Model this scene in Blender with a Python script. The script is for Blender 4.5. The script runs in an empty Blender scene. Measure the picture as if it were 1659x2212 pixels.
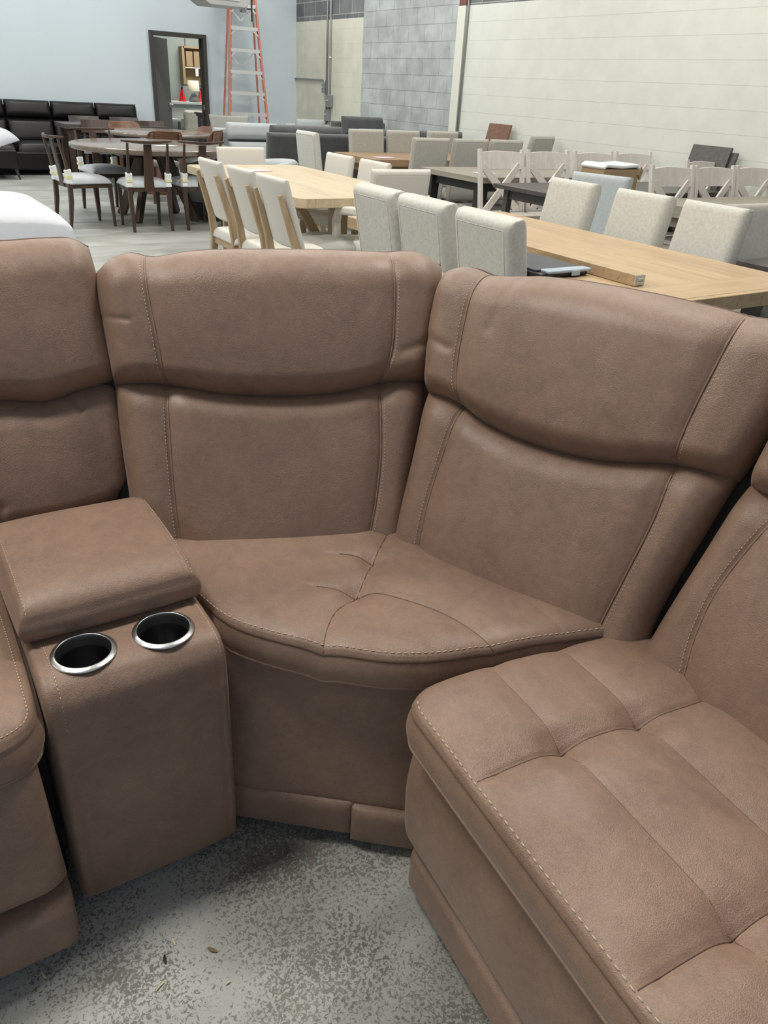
import bpy, bmesh, math, random
import numpy as np
from mathutils import Vector, Matrix
random.seed(7)
SC = bpy.context.scene
COL = SC.collection
PI = math.pi
def R(d): return math.radians(d)

# ------------------------------------------------------------------ materials
def mat(name, col, rough=0.6, metal=0.0, sheen=0.0, spec=0.5, var=0.0, vscale=3.0, col2=None,
        bump=0.0, bscale=200.0, bkind='noise', stretch=None, trans=0.0, emit=None, estr=0.0, coat=0.0, bdist=0.002):
    m = bpy.data.materials.new(name); m.use_nodes = True
    nt = m.node_tree; N = nt.nodes; L = nt.links
    b = N['Principled BSDF']
    b.inputs['Base Color'].default_value = (*col, 1)
    b.inputs['Roughness'].default_value = rough
    b.inputs['Metallic'].default_value = metal
    b.inputs['Specular IOR Level'].default_value = spec
    if sheen:
        b.inputs['Sheen Weight'].default_value = sheen
        b.inputs['Sheen Roughness'].default_value = 0.45
    if coat: b.inputs['Coat Weight'].default_value = coat
    if trans:
        b.inputs['Transmission Weight'].default_value = trans
    if emit:
        b.inputs['Emission Color'].default_value = (*emit, 1); b.inputs['Emission Strength'].default_value = estr
    tc = N.new('ShaderNodeTexCoord'); mp = N.new('ShaderNodeMapping')
    L.new(tc.outputs['Object'], mp.inputs['Vector'])
    if stretch: mp.inputs['Scale'].default_value = stretch
    if var or col2:
        n = N.new('ShaderNodeTexNoise'); n.inputs['Scale'].default_value = vscale; n.inputs['Detail'].default_value = 6
        L.new(mp.outputs[0], n.inputs['Vector'])
        r = N.new('ShaderNodeValToRGB')
        c2 = col2 if col2 else tuple(c*(1-var) for c in col)
        r.color_ramp.elements[0].color = (*c2, 1); r.color_ramp.elements[0].position = 0.35
        r.color_ramp.elements[1].color = (*col, 1); r.color_ramp.elements[1].position = 0.65
        L.new(n.outputs['Fac'], r.inputs['Fac']); L.new(r.outputs[0], b.inputs['Base Color'])
    if bump:
        if bkind == 'noise':
            t = N.new('ShaderNodeTexNoise'); t.inputs['Detail'].default_value = 3; t.inputs['Scale'].default_value = bscale; o = t.outputs['Fac']
        else:
            t = N.new('ShaderNodeTexVoronoi'); t.inputs['Scale'].default_value = bscale; o = t.outputs['Distance']
        L.new(tc.outputs['Object'], t.inputs['Vector'])
        bp = N.new('ShaderNodeBump'); bp.inputs['Strength'].default_value = bump; bp.inputs['Distance'].default_value = bdist
        L.new(o, bp.inputs['Height']); L.new(bp.outputs[0], b.inputs['Normal'])
    return m

def suede():
    m = bpy.data.materials.new('brown_suede'); m.use_nodes = True
    nt = m.node_tree; N = nt.nodes; L = nt.links; b = N['Principled BSDF']
    tc = N.new('ShaderNodeTexCoord')
    def noise(s, d=4, rough=.55, dist=0.0):
        n = N.new('ShaderNodeTexNoise'); n.inputs['Scale'].default_value = s; n.inputs['Detail'].default_value = d
        n.inputs['Roughness'].default_value = rough; n.inputs['Distortion'].default_value = dist
        L.new(tc.outputs['Object'], n.inputs['Vector']); return n.outputs['Fac']
    def ramp(f, p0, c0, p1, c1):
        r = N.new('ShaderNodeValToRGB'); e = r.color_ramp.elements
        e[0].position = p0; e[0].color = (*c0, 1); e[1].position = p1; e[1].color = (*c1, 1)
        L.new(f, r.inputs['Fac']); return r.outputs[0]
    def mix(f, a, c, mode='MIX'):
        x = N.new('ShaderNodeMix'); x.data_type = 'RGBA'; x.blend_type = mode
        if isinstance(f, float): x.inputs[0].default_value = f
        else: L.new(f, x.inputs[0])
        L.new(a, x.inputs[6]); L.new(c, x.inputs[7]); return x.outputs[2]
    c = ramp(noise(5.5, 6, .6, .4), .30, (.196, .127, .094), .70, (.280, .184, .134))
    c2 = ramp(noise(24, 6, .72, 1.0), .38, (.165, .103, .074), .74, (.37, .235, .155))
    c = mix(.28, c, c2)
    c3 = ramp(noise(430, 3, .6), .36, (.74, .72, .72), .60, (1.08, 1.08, 1.07))
    c = mix(.5, c, c3, 'MULTIPLY')
    L.new(c, b.inputs['Base Color'])
    b.inputs['Roughness'].default_value = .46
    b.inputs['Specular IOR Level'].default_value = .5
    b.inputs['Sheen Weight'].default_value = .22; b.inputs['Sheen Roughness'].default_value = .35
    b.inputs['Sheen Tint'].default_value = (.95, .78, .68, 1)
    v = N.new('ShaderNodeTexVoronoi'); v.inputs['Scale'].default_value = 680; v.feature = 'SMOOTH_F1'
    wv = N.new('ShaderNodeTexNoise'); wv.inputs['Scale'].default_value = 60; L.new(tc.outputs['Object'], wv.inputs['Vector'])
    va = N.new('ShaderNodeVectorMath'); va.operation = 'MULTIPLY_ADD'
    va.inputs[1].default_value = (.0022, .0022, .0022); L.new(wv.outputs['Color'], va.inputs[0]); L.new(tc.outputs['Object'], va.inputs[2])
    L.new(va.outputs[0], v.inputs['Vector'])
    b1 = N.new('ShaderNodeBump'); b1.inputs['Strength'].default_value = .50; b1.inputs['Distance'].default_value = .0016
    mk = ramp(noise(7, 3, .5), .36, (.25, .25, .25), .60, (1, 1, 1)); mm = N.new('ShaderNodeMath'); mm.operation = 'MULTIPLY'
    L.new(v.outputs['Distance'], mm.inputs[0]); L.new(mk, mm.inputs[1]); L.new(mm.outputs[0], b1.inputs['Height'])
    b2 = N.new('ShaderNodeBump'); b2.inputs['Strength'].default_value = .14; b2.inputs['Distance'].default_value = .006
    L.new(noise(18, 2, .5), b2.inputs['Height']); L.new(b1.outputs[0], b2.inputs['Normal'])
    L.new(b2.outputs[0], b.inputs['Normal'])
    return m

def wood(name, c1, c2, axis=0, rough=.45, scale=1.0, plank=0.0):
    m = bpy.data.materials.new(name); m.use_nodes = True
    nt = m.node_tree; N = nt.nodes; L = nt.links; b = N['Principled BSDF']
    tc = N.new('ShaderNodeTexCoord'); mp = N.new('ShaderNodeMapping'); L.new(tc.outputs['Object'], mp.inputs[0])
    s = [14*scale]*3; s[axis] = 1.3*scale; mp.inputs['Scale'].default_value = s
    n = N.new('ShaderNodeTexNoise'); n.inputs['Scale'].default_value = 2.2; n.inputs['Detail'].default_value = 7; n.inputs['Distortion'].default_value = .8
    L.new(mp.outputs[0], n.inputs['Vector'])
    r = N.new('ShaderNodeValToRGB'); r.color_ramp.elements[0].position = .3; r.color_ramp.elements[0].color = (*c1, 1)
    r.color_ramp.elements[1].position = .7; r.color_ramp.elements[1].color = (*c2, 1)
    L.new(n.outputs['Fac'], r.inputs['Fac'])
    out = r.outputs[0]
    if plank:
        bk = N.new('ShaderNodeTexBrick'); bk.inputs['Scale'].default_value = 1.0
        bk.inputs['Brick Width'].default_value = 3.0; bk.inputs['Row Height'].default_value = plank
        bk.inputs['Mortar Size'].default_value = .0015; bk.inputs['Color1'].default_value = (1, 1, 1, 1); bk.inputs['Color2'].default_value = (.84, .84, .84, 1)
        bk.inputs['Mortar'].default_value = (.55, .55, .55, 1)
        mp2 = N.new('ShaderNodeMapping'); L.new(tc.outputs['Object'], mp2.inputs[0])
        if axis == 1: mp2.inputs['Rotation'].default_value = (0, 0, PI/2)
        L.new(mp2.outputs[0], bk.inputs['Vector'])
        x = N.new('ShaderNodeMix'); x.data_type = 'RGBA'; x.blend_type = 'MULTIPLY'; x.inputs[0].default_value = .8
        L.new(out, x.inputs[6]); L.new(bk.outputs['Color'], x.inputs[7]); out = x.outputs[2]
    L.new(out, b.inputs['Base Color']); b.inputs['Roughness'].default_value = rough
    return m

def block_mat(name, c1, c2, mortar, msize=.006, bw=.4064, bumpy=.6, offs=.5, fleck=.06, blotch=None):
    """concrete blocks laid in 0.2032 m courses on a wall in the YZ plane"""
    m = bpy.data.materials.new(name); m.use_nodes = True
    nt = m.node_tree; N = nt.nodes; L = nt.links; b = N['Principled BSDF']
    tc = N.new('ShaderNodeTexCoord'); sx = N.new('ShaderNodeSeparateXYZ'); cx = N.new('ShaderNodeCombineXYZ')
    L.new(tc.outputs['Object'], sx.inputs[0]); L.new(sx.outputs[1], cx.inputs[0]); L.new(sx.outputs[2], cx.inputs[1])
    bk = N.new('ShaderNodeTexBrick'); bk.inputs['Scale'].default_value = 1
    bk.inputs['Brick Width'].default_value = bw; bk.inputs['Row Height'].default_value = .2032
    bk.inputs['Mortar Size'].default_value = msize; bk.inputs['Mortar Smooth'].default_value = .3; bk.offset = offs
    bk.inputs['Color1'].default_value = (*c1, 1); bk.inputs['Color2'].default_value = (*c2, 1); bk.inputs['Mortar'].default_value = (*mortar, 1)
    L.new(cx.outputs[0], bk.inputs['Vector'])
    n = N.new('ShaderNodeTexNoise'); n.inputs['Scale'].default_value = 5; n.inputs['Detail'].default_value = 6
    L.new(tc.outputs['Object'], n.inputs['Vector'])
    r = N.new('ShaderNodeValToRGB'); r.color_ramp.elements[0].color = (1-fleck*2, 1-fleck*2, 1-fleck*2, 1); r.color_ramp.elements[1].color = (1+fleck, 1+fleck, 1+fleck, 1)
    r.color_ramp.elements[0].position = .35; r.color_ramp.elements[1].position = .65
    L.new(n.outputs['Fac'], r.inputs['Fac'])
    x = N.new('ShaderNodeMix'); x.data_type = 'RGBA'; x.blend_type = 'MULTIPLY'; x.inputs[0].default_value = 1
    L.new(bk.outputs['Color'], x.inputs[6]); L.new(r.outputs[0], x.inputs[7]); L.new(x.outputs[2], b.inputs['Base Color'])
    b.inputs['Roughness'].default_value = .7
    inv = N.new('ShaderNodeMath'); inv.operation = 'SUBTRACT'; inv.inputs[0].default_value = 1; L.new(bk.outputs['Fac'], inv.inputs[1])
    bp = N.new('ShaderNodeBump'); bp.inputs['Strength'].default_value = bumpy; bp.inputs['Distance'].default_value = .008
    L.new(inv.outputs[0], bp.inputs['Height'])
    n2 = N.new('ShaderNodeTexNoise'); n2.inputs['Scale'].default_value = 90; L.new(tc.outputs['Object'], n2.inputs['Vector'])
    bp2 = N.new('ShaderNodeBump'); bp2.inputs['Strength'].default_value = .25; bp2.inputs['Distance'].default_value = .004
    L.new(n2.outputs['Fac'], bp2.inputs['Height']); L.new(bp.outputs[0], bp2.inputs['Normal']); L.new(bp2.outputs[0], b.inputs['Normal'])
    return m

def floor_mat():
    m = bpy.data.materials.new('concrete'); m.use_nodes = True
    nt = m.node_tree; N = nt.nodes; L = nt.links; b = N['Principled BSDF']
    tc = N.new('ShaderNodeTexCoord')
    def noise(s, d=5, dist=0.0, rough=.55):
        n = N.new('ShaderNodeTexNoise'); n.inputs['Scale'].default_value = s; n.inputs['Detail'].default_value = d
        n.inputs['Distortion'].default_value = dist; n.inputs['Roughness'].default_value = rough
        L.new(tc.outputs['Object'], n.inputs['Vector']); return n.outputs['Fac']
    def ramp(f, stops):
        r = N.new('ShaderNodeValToRGB'); e = r.color_ramp.elements
        for i, (p, c) in enumerate(stops):
            el = e[i] if i < 2 else e.new(p)
            el.position = p; el.color = (*c, 1)
        L.new(f, r.inputs['Fac']); return r.outputs[0]
    def mth(op, a, c):
        x = N.new('ShaderNodeMath'); x.operation = op
        for i, q in enumerate((a, c)):
            if isinstance(q, float): x.inputs[i].default_value = q
            else: L.new(q, x.inputs[i])
        return x.outputs[0]
    base = ramp(noise(1.6, 6), [(.35, (.325, .342, .336)), (.65, (.405, .422, .41))])
    # worn paint flakes: sharp little islands, denser in some places
    dens = noise(3.2, 4)
    fl = noise(140, 5, .9, .66)
    s = mth('ADD', fl, mth('MULTIPLY', mth('SUBTRACT', dens, .5), .62))
    mask = ramp(s, [(.515, (0, 0, 0)), (.56, (1, 1, 1))])
    dark = ramp(noise(9, 4), [(.4, (.115, .112, .094)), (.6, (.17, .168, .145))])
    sx = N.new('ShaderNodeSeparateXYZ'); L.new(tc.outputs['Object'], sx.inputs[0])
    fade = N.new('ShaderNodeMapRange'); L.new(sx.outputs[1], fade.inputs[0]); fade.inputs[1].default_value = 2.2; fade.inputs[2].default_value = 6.0
    fade.inputs[3].default_value = .9; fade.inputs[4].default_value = .12
    k = mth('MULTIPLY', mask, fade.outputs[0])
    x = N.new('ShaderNodeMix'); x.data_type = 'RGBA'; L.new(k, x.inputs[0]); L.new(base, x.inputs[6]); L.new(dark, x.inputs[7])
    str_ = N.new('ShaderNodeMapping'); str_.inputs['Scale'].default_value = (1, 2.6, 1); str_.inputs['Rotation'].default_value = (0, 0, .5); L.new(tc.outputs['Object'], str_.inputs[0])
    sn = N.new('ShaderNodeTexNoise'); sn.inputs['Scale'].default_value = 1.8; sn.inputs['Detail'].default_value = 7; sn.inputs['Distortion'].default_value = 1.0
    L.new(str_.outputs[0], sn.inputs['Vector'])
    y = N.new('ShaderNodeMix'); y.data_type = 'RGBA'; y.blend_type = 'MULTIPLY'; y.inputs[0].default_value = 1
    L.new(x.outputs[2], y.inputs[6]); L.new(ramp(sn.outputs['Fac'], [(.35, (.78, .76, .72)), (.62, (1.08, 1.06, 1.03))]), y.inputs[7])
    L.new(y.outputs[2], b.inputs['Base Color'])
    b.inputs['Roughness'].default_value = .42
    bp = N.new('ShaderNodeBump'); bp.inputs['Strength'].default_value = .25; bp.inputs['Distance'].default_value = .001; bp.invert = True
    L.new(mask, bp.inputs['Height']); L.new(bp.outputs[0], b.inputs['Normal'])
    return m

M = {}
M['suede'] = suede()
M['stitch'] = mat('tan_thread', (.52, .41, .31), .6)
M['pipe'] = mat('brown_welt', (.13, .072, .05), .6)
M['black'] = mat('black_fabric', (.012, .012, .013), .8)
M['steel'] = mat('brushed_steel', (.55, .56, .57), .30, 1.0, bump=.1, bscale=300)
M['steel_in'] = mat('dark_steel', (.36, .365, .37), .22, 1.0)
M['floor'] = floor_mat()
M['cream'] = block_mat('cream_painted_blocks', (.645, .668, .622), (.64, .663, .616), (.615, .638, .595), .0028, 90., .9, .5, .02)
M['cream2'] = block_mat('cream_painted_blocks_patched', (.60, .60, .51), (.59, .59, .50), (.56, .56, .47), .0022, 90., .5, .5, .03)
M['greyblock'] = block_mat('bare_grey_blocks', (.44, .475, .48), (.38, .41, .415), (.30, .32, .325), .005, .4064, .6, .5, .09)
M['darkblock'] = block_mat('dark_grey_blocks', (.17, .185, .19), (.125, .135, .14), (.42, .43, .41), .006, .4064, .6, .5, .1)
M['creampaint'] = mat('cream_paint', (.66, .67, .60), .6)
M['redsteel'] = mat('red_brown_primer', (.17, .06, .045), .6)
M['bluewall'] = mat('pale_blue_paint', (.555, .635, .69), .55, var=.04, vscale=.8)
M['ceil'] = mat('ceiling_paint', (.6, .6, .58), .8)
M['frame'] = mat('dark_brown_door_paint', (.045, .042, .038), .4)
M['leaf'] = mat('grey_brown_door_leaf', (.12, .118, .118), .5)
M['backroom'] = mat('grey_green_wall', (.30, .34, .33), .7)
M['conduit'] = mat('galvanised_conduit', (.33, .34, .34), .45, .6)
M['boxgrey'] = mat('grey_box_paint', (.22, .235, .245), .5)
M['fiber'] = mat('orange_fibreglass', (.50, .19, .14), .5, var=.12, vscale=8)
M['alu'] = mat('aluminium', (.62, .63, .62), .4, .5)
M['leather'] = mat('black_leather', (.008, .0075, .008), .38, spec=.35, var=.2, vscale=12, bump=.25, bscale=80)
M['greyfab'] = mat('dark_grey_fabric', (.075, .080, .083), .85, sheen=.3, var=.2, vscale=10, bump=.3, bscale=350)
M['ltgrey'] = mat('light_grey_fabric', (.42, .45, .46), .85, sheen=.2, var=.08, vscale=5, bump=.3, bscale=300)
M['taupe'] = mat('taupe_fabric', (.34, .34, .31), .85, sheen=.2, bump=.3, bscale=300)
M['linen'] = mat('pale_linen', (.56, .555, .51), .85, sheen=.2, var=.14, vscale=70, bump=.5, bscale=300)
M['linen2'] = mat('grey_beige_linen', (.42, .41, .375), .85, sheen=.2, var=.12, vscale=60, bump=.4, bscale=300)
M['linenblue'] = mat('blue_grey_linen', (.42, .46, .48), .85, sheen=.2, var=.1, vscale=60, bump=.4, bscale=300)
M['cream_fab'] = mat('cream_upholstery', (.60, .585, .54), .85, sheen=.2, bump=.3, bscale=400)
M['seatblue'] = mat('pale_grey_blue_upholstery', (.52, .56, .60), .8, sheen=.2, var=.08, vscale=8)
M['darkseat'] = mat('dark_grey_upholstery', (.16, .165, .17), .8)
M['cottonw'] = mat('white_cotton', (.54, .565, .61), .8, sheen=.1, bump=.45, bscale=7, bdist=.03)
M['oak'] = wood('light_oak', (.40, .28, .155), (.53, .39, .24), 1, .42, 1, .16)
M['oakx'] = wood('light_oak_border', (.38, .27, .15), (.48, .35, .215), 0, .42)
M['oakpale'] = wood('pale_oak', (.50, .40, .255), (.62, .51, .35), 1, .4, 1, .14)
M['oakleg'] = wood('oak_leg', (.33, .235, .14), (.45, .335, .21), 2, .5)
M['brownwood'] = wood('mid_brown_wood', (.25, .16, .09), (.34, .225, .13), 0, .4)
M['espresso'] = wood('dark_espresso_wood', (.035, .021, .015), (.072, .042, .03), 2, .35)
M['espresso_t'] = wood('dark_brown_table_wood', (.15, .12, .10), (.21, .17, .145), 0, .2)
M['walnut'] = wood('walnut_brown_wood', (.13, .065, .04), (.20, .105, .065), 0, .35)
M['greywood'] = wood('weathered_grey_wood', (.24, .22, .18), (.34, .315, .265), 1, .4)
M['slate'] = wood('dark_grey_stained_wood', (.055, .05, .048), (.085, .077, .075), 0, .4)
M['whitewash'] = wood('whitewashed_wood', (.56, .52, .49), (.66, .62, .59), 2, .5)
M['foam'] = mat('white_foam_wrap', (.78, .80, .80), .7)
M['tape'] = mat('yellow_tape', (.75, .72, .42), .5)
M['card'] = mat('kraft_cardboard', (.36, .26, .15), .8, var=.12, vscale=6)
M['pink'] = mat('pale_pink_card', (.68, .52, .58), .7)
M['paper'] = mat('white_paper', (.75, .76, .75), .7)
M['plastic'] = mat('black_plastic', (.018, .019, .021), .45)
M['lid'] = mat('charcoal_plastic_sheet', (.055, .062, .070), .5, bump=.1, bscale=200)
M['clear'] = mat('frosted_clear_plastic', (.55, .66, .76), .3, trans=.3)
M['red'] = mat('red_enamel', (.55, .02, .02), .4)
M['shade'] = mat('cream_lamp_shade', (.72, .68, .56), .8)
M['glassy'] = mat('grey_glass', (.30, .34, .35), .15, trans=.4)
M['counter'] = mat('white_counter', (.66, .68, .66), .4)
M['chest'] = mat('pale_grey_green_cabinet', (.36, .40, .39), .5)
M['column'] = mat('dark_grey_post_paint', (.075, .08, .085), .5)
M['cushion'] = mat('cream_patterned_cushion', (.62, .60, .52), .8, var=.25, vscale=18)
M['chip'] = mat('pale_wood_splinter', (.62, .52, .34), .7)
M['chipbrown'] = mat('brown_leaf_scrap', (.16, .10, .05), .7)

# ------------------------------------------------------------------ mesh builder
class MB:
    def __init__(s): s.v = []; s.f = []
    def add(s, vs, fs):
        k = len(s.v); s.v += [tuple(p) for p in vs]; s.f += [tuple(i+k for i in f) for f in fs]; return s
    def box(s, c, d, rz=0, rx=0, ry=0, taper=1.0):
        m = Matrix.Rotation(rz, 3, 'Z') @ Matrix.Rotation(ry, 3, 'Y') @ Matrix.Rotation(rx, 3, 'X')
        vs = []
        for z in (-.5, .5):
            t = taper if z < 0 else 1
            for x, y in ((-.5, -.5), (.5, -.5), (.5, .5), (-.5, .5)):
                vs.append(Vector(c) + m @ Vector((x*d[0]*t, y*d[1]*t, z*d[2])))
        return s.add(vs, [(3, 2, 1, 0), (4, 5, 6, 7), (0, 1, 5, 4), (1, 2, 6, 5), (2, 3, 7, 6), (3, 0, 4, 7)])
    def bar(s, a, b, w, h, w2=None, h2=None, up=(0, 0, 1)):
        a = Vector(a); b = Vector(b); d = (b-a).normalized(); u = Vector(up)
        if abs(d.dot(u)) > .95: u = Vector((0, 1, 0))
        x = d.cross(u).normalized(); y = x.cross(d).normalized()
        w2 = w if w2 is None else w2; h2 = h if h2 is None else h2
        vs = []
        for p, ww, hh in ((a, w, h), (b, w2, h2)):
            for i, j in ((-.5, -.5), (.5, -.5), (.5, .5), (-.5, .5)): vs.append(p + x*i*ww + y*j*hh)
        return s.add(vs, [(0, 1, 2, 3), (7, 6, 5, 4), (0, 4, 5, 1), (1, 5, 6, 2), (2, 6, 7, 3), (3, 7, 4, 0)])
    def path(s, pts, w, h, up=(1, 0, 0)):
        """rectangular section swept along pts; w across 'up x tangent', h along up"""
        pts = [Vector(p) for p in pts]; n = len(pts); u = Vector(up); vs = []; fs = []
        for i, p in enumerate(pts):
            d = (pts[min(i+1, n-1)]-pts[max(i-1, 0)]).normalized(); x = d.cross(u).normalized()
            ww = w[i] if isinstance(w, (list, tuple)) else w; hh = h[i] if isinstance(h, (list, tuple)) else h
            for a, b in ((-.5, -.5), (.5, -.5), (.5, .5), (-.5, .5)): vs.append(p + x*a*ww + u*b*hh)
        for i in range(n-1):
            for k in range(4):
                a = i*4+k; b = i*4+(k+1) % 4; fs.append((a, b, b+4, a+4))
        fs.append((3, 2, 1, 0)); fs.append(tuple((n-1)*4+k for k in range(4)))
        return s.add(vs, fs)
    def tube(s, pts, r, seg=8, closed=False):
        pts = [Vector(p) for p in pts]; n = len(pts); vs = []; fs = []
        ref = Vector((0, 0, 1))
        for i, p in enumerate(pts):
            if closed: d = (pts[(i+1) % n]-pts[i-1]).normalized()
            else: d = (pts[min(i+1, n-1)]-pts[max(i-1, 0)]).normalized()
            if abs(d.dot(ref)) > .98: ref = Vector((1, 0, 0))
            x = d.cross(ref).normalized(); y = x.cross(d).normalized(); ref = y
            rr = r[i] if isinstance(r, (list, tuple)) else r
            for k in range(seg):
                a = 2*PI*k/seg; vs.append(p + x*math.cos(a)*rr + y*math.sin(a)*rr)
        m = n if closed else n-1
        for i in range(m):
            for k in range(seg):
                j = (i+1) % n
                fs.append((i*seg+k, i*seg+(k+1) % seg, j*seg+(k+1) % seg, j*seg+k))
        if not closed:
            fs.append(tuple(reversed(range(seg)))); fs.append(tuple((n-1)*seg+k for k in range(seg)))
        return s.add(vs, fs)
    def lathe(s, prof, c=(0, 0, 0), seg=32, caps=(False, False)):
        vs = []; fs = []; n = len(prof)
        for r, z in prof:
            for k in range(seg):
                a = 2*PI*k/seg; vs.append((c[0]+r*math.cos(a), c[1]+r*math.sin(a), c[2]+z))
        for i in range(n-1):
            for k in range(seg):
                fs.append((i*seg+k, i*seg+(k+1) % seg, (i+1)*seg+(k+1) % seg, (i+1)*seg+k))
        if caps[0]: fs.append(tuple(reversed(range(seg))))
        if caps[1]: fs.append(tuple((n-1)*seg+k for k in range(seg)))
        return s.add(vs, fs)
    def prism(s, poly, z0, z1):
        n = len(poly)
        vs = [(x, y, z0) for x, y in poly]+[(x, y, z1) for x, y in poly]
        fs = [tuple(reversed(range(n))), tuple(range(n, 2*n))]+[(i, (i+1) % n, n+(i+1) % n, n+i) for i in range(n)]
        return s.add(vs, fs)

def build(name, mb, m, parent=None, bevel=0.0, seg=2, smooth=False, sub=0, label=None, origin=None):
    me = bpy.data.meshes.new(name)
    o3 = Vector(origin) if origin is not None else Vector((0, 0, 0))
    me.from_pydata([tuple(Vector(p)-o3) for p in mb.v], [], mb.f); me.update()
    bm = bmesh.new(); bm.from_mesh(me); bmesh.ops.recalc_face_normals(bm, faces=bm.faces); bm.to_mesh(me); bm.free()
    for k in (m if isinstance(m, (list, tuple)) else [m]): me.materials.append(M[k])
    if smooth or bevel:
        for p in me.polygons: p.use_smooth = True
    o = bpy.data.objects.new(name, me); COL.objects.link(o)
    o.location = o3
    if parent is not None:
        o.parent = parent
    if bevel:
        b = o.modifiers.new('bevel', 'BEVEL'); b.width = bevel; b.segments = seg; b.limit_method = 'ANGLE'; b.angle_limit = R(35)
        if not smooth: b.harden_normals = True
    if sub:
        s = o.modifiers.new('sub', 'SUBSURF'); s.levels = sub; s.render_levels = sub
    if label: o['label'] = label
    return o

def thing(name, label, cat, loc=(0, 0, 0), rz=0, group=None):
    o = bpy.data.objects.new(name, None); COL.objects.link(o); o.location = loc; o.rotation_euler = (0, 0, rz)
    o.empty_display_size = .1
    o['label'] = label; o['category'] = cat
    if group: o['group'] = group
    return o
def tag(o, label, cat, group=None, kind=None):
    o['label'] = label; o['category'] = cat
    if group: o['group'] = group
    if kind: o['kind'] = kind
    return o
def struct(o): o['kind'] = 'structure'; return o
def dup(root, loc, rz, label, group=None):
    r = root.copy(); COL.objects.link(r); r.location = loc; r.rotation_euler = (0, 0, rz); r['label'] = label
    if group: r['group'] = group
    for ch in list(root.children):
        c = ch.copy(); COL.objects.link(c); c.parent = r
        for g in list(ch.children):
            d = g.copy(); COL.objects.link(d); d.parent = c
    return r
class Kit:
    """first placement moves the prototype itself, later ones copy it"""
    def __init__(s, root): s.root = root; s.used = False
    def put(s, x, y, rz, label, group=None, z=0):
        if not s.used:
            s.used = True; r = s.root; r.location = (x, y, z); r.rotation_euler = (0, 0, rz); r['label'] = label
            if group: r['group'] = group
            return r
        r = dup(s.root, (x, y, z), rz, label, group)
        if group is None and 'group' in r: del r['group']
        return r
CEIL_P = (20, 66, 74, 78, 72); WIN_P = 95; EXPO = 0.0
# ------------------------------------------------------------------ the brown sectional
def g(t): t = np.clip(t, 0, 1); return np.sqrt(1-(1-t)**2)
def interp(pts):
    xs = [p[0] for p in pts]; ys = [p[1] for p in pts]
    return lambda t: np.interp(t, xs, ys)
def smooth_interp(pts):
    """Catmull-Rom through (t, value)"""
    xs = np.array([p[0] for p in pts], float); ys = np.array([p[1] for p in pts], float)
    m = np.gradient(ys, xs)
    def f(t):
        t = np.clip(np.asarray(t, float), xs[0], xs[-1]); i = np.clip(np.searchsorted(xs, t, 'right')-1, 0, len(xs)-2)
        h = xs[i+1]-xs[i]; s = (t-xs[i])/h
        return (2*s**3-3*s**2+1)*ys[i]+(s**3-2*s**2+s)*h*m[i]+(-2*s**3+3*s**2)*ys[i+1]+(s**3-s**2)*h*m[i+1]
    return f
def dseg(a, b, pts):
    """distance of arrays a,b to a polyline"""
    best = np.full(np.shape(a), 9.0)
    for (x0, y0), (x1, y1) in zip(pts[:-1], pts[1:]):
        dx, dy = x1-x0, y1-y0; L2 = dx*dx+dy*dy+1e-12
        t = np.clip(((a-x0)*dx+(b-y0)*dy)/L2, 0, 1)
        best = np.minimum(best, np.hypot(a-x0-t*dx, b-y0-t*dy))
    return best
def curve(pts, n=24):
    """smooth polyline through 2D points"""
    t = np.linspace(0, 1, len(pts)); s = np.linspace(0, 1, n)
    fx = smooth_interp(list(zip(t, [p[0] for p in pts]))); fy = smooth_interp(list(zip(t, [p[1] for p in pts])))
    return [(float(x), float(y)) for x, y in zip(fx(s), fy(s))]
def wob(a, b, seed, amp, sc=9.0):
    rs = np.random.RandomState(seed); h = np.zeros(np.shape(a))
    for k in range(9):
        w = rs.uniform(.5, 1.6)*sc; th = rs.uniform(0, 2*PI); h = h+np.sin((a*math.cos(th)+b*math.sin(th))*w+rs.uniform(0, 6.28))/(.6+w/sc)
    return h*amp/3

class Frame:
    def __init__(s, O, A, B, N): s.O, s.A, s.B, s.N = [np.array(q, float) for q in (O, A, B, N)]
    def at(s, a, b, h):
        a, b, h = np.broadcast_arrays(np.asarray(a, float), np.asarray(b, float), np.asarray(h, float))
        return s.O+a[..., None]*s.A+b[..., None]*s.B+h[..., None]*s.N

def spread(n, k=.55):
    s = np.linspace(0, 1, n); return (1-k)*s+k*(.5-.5*np.cos(PI*s))

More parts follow.
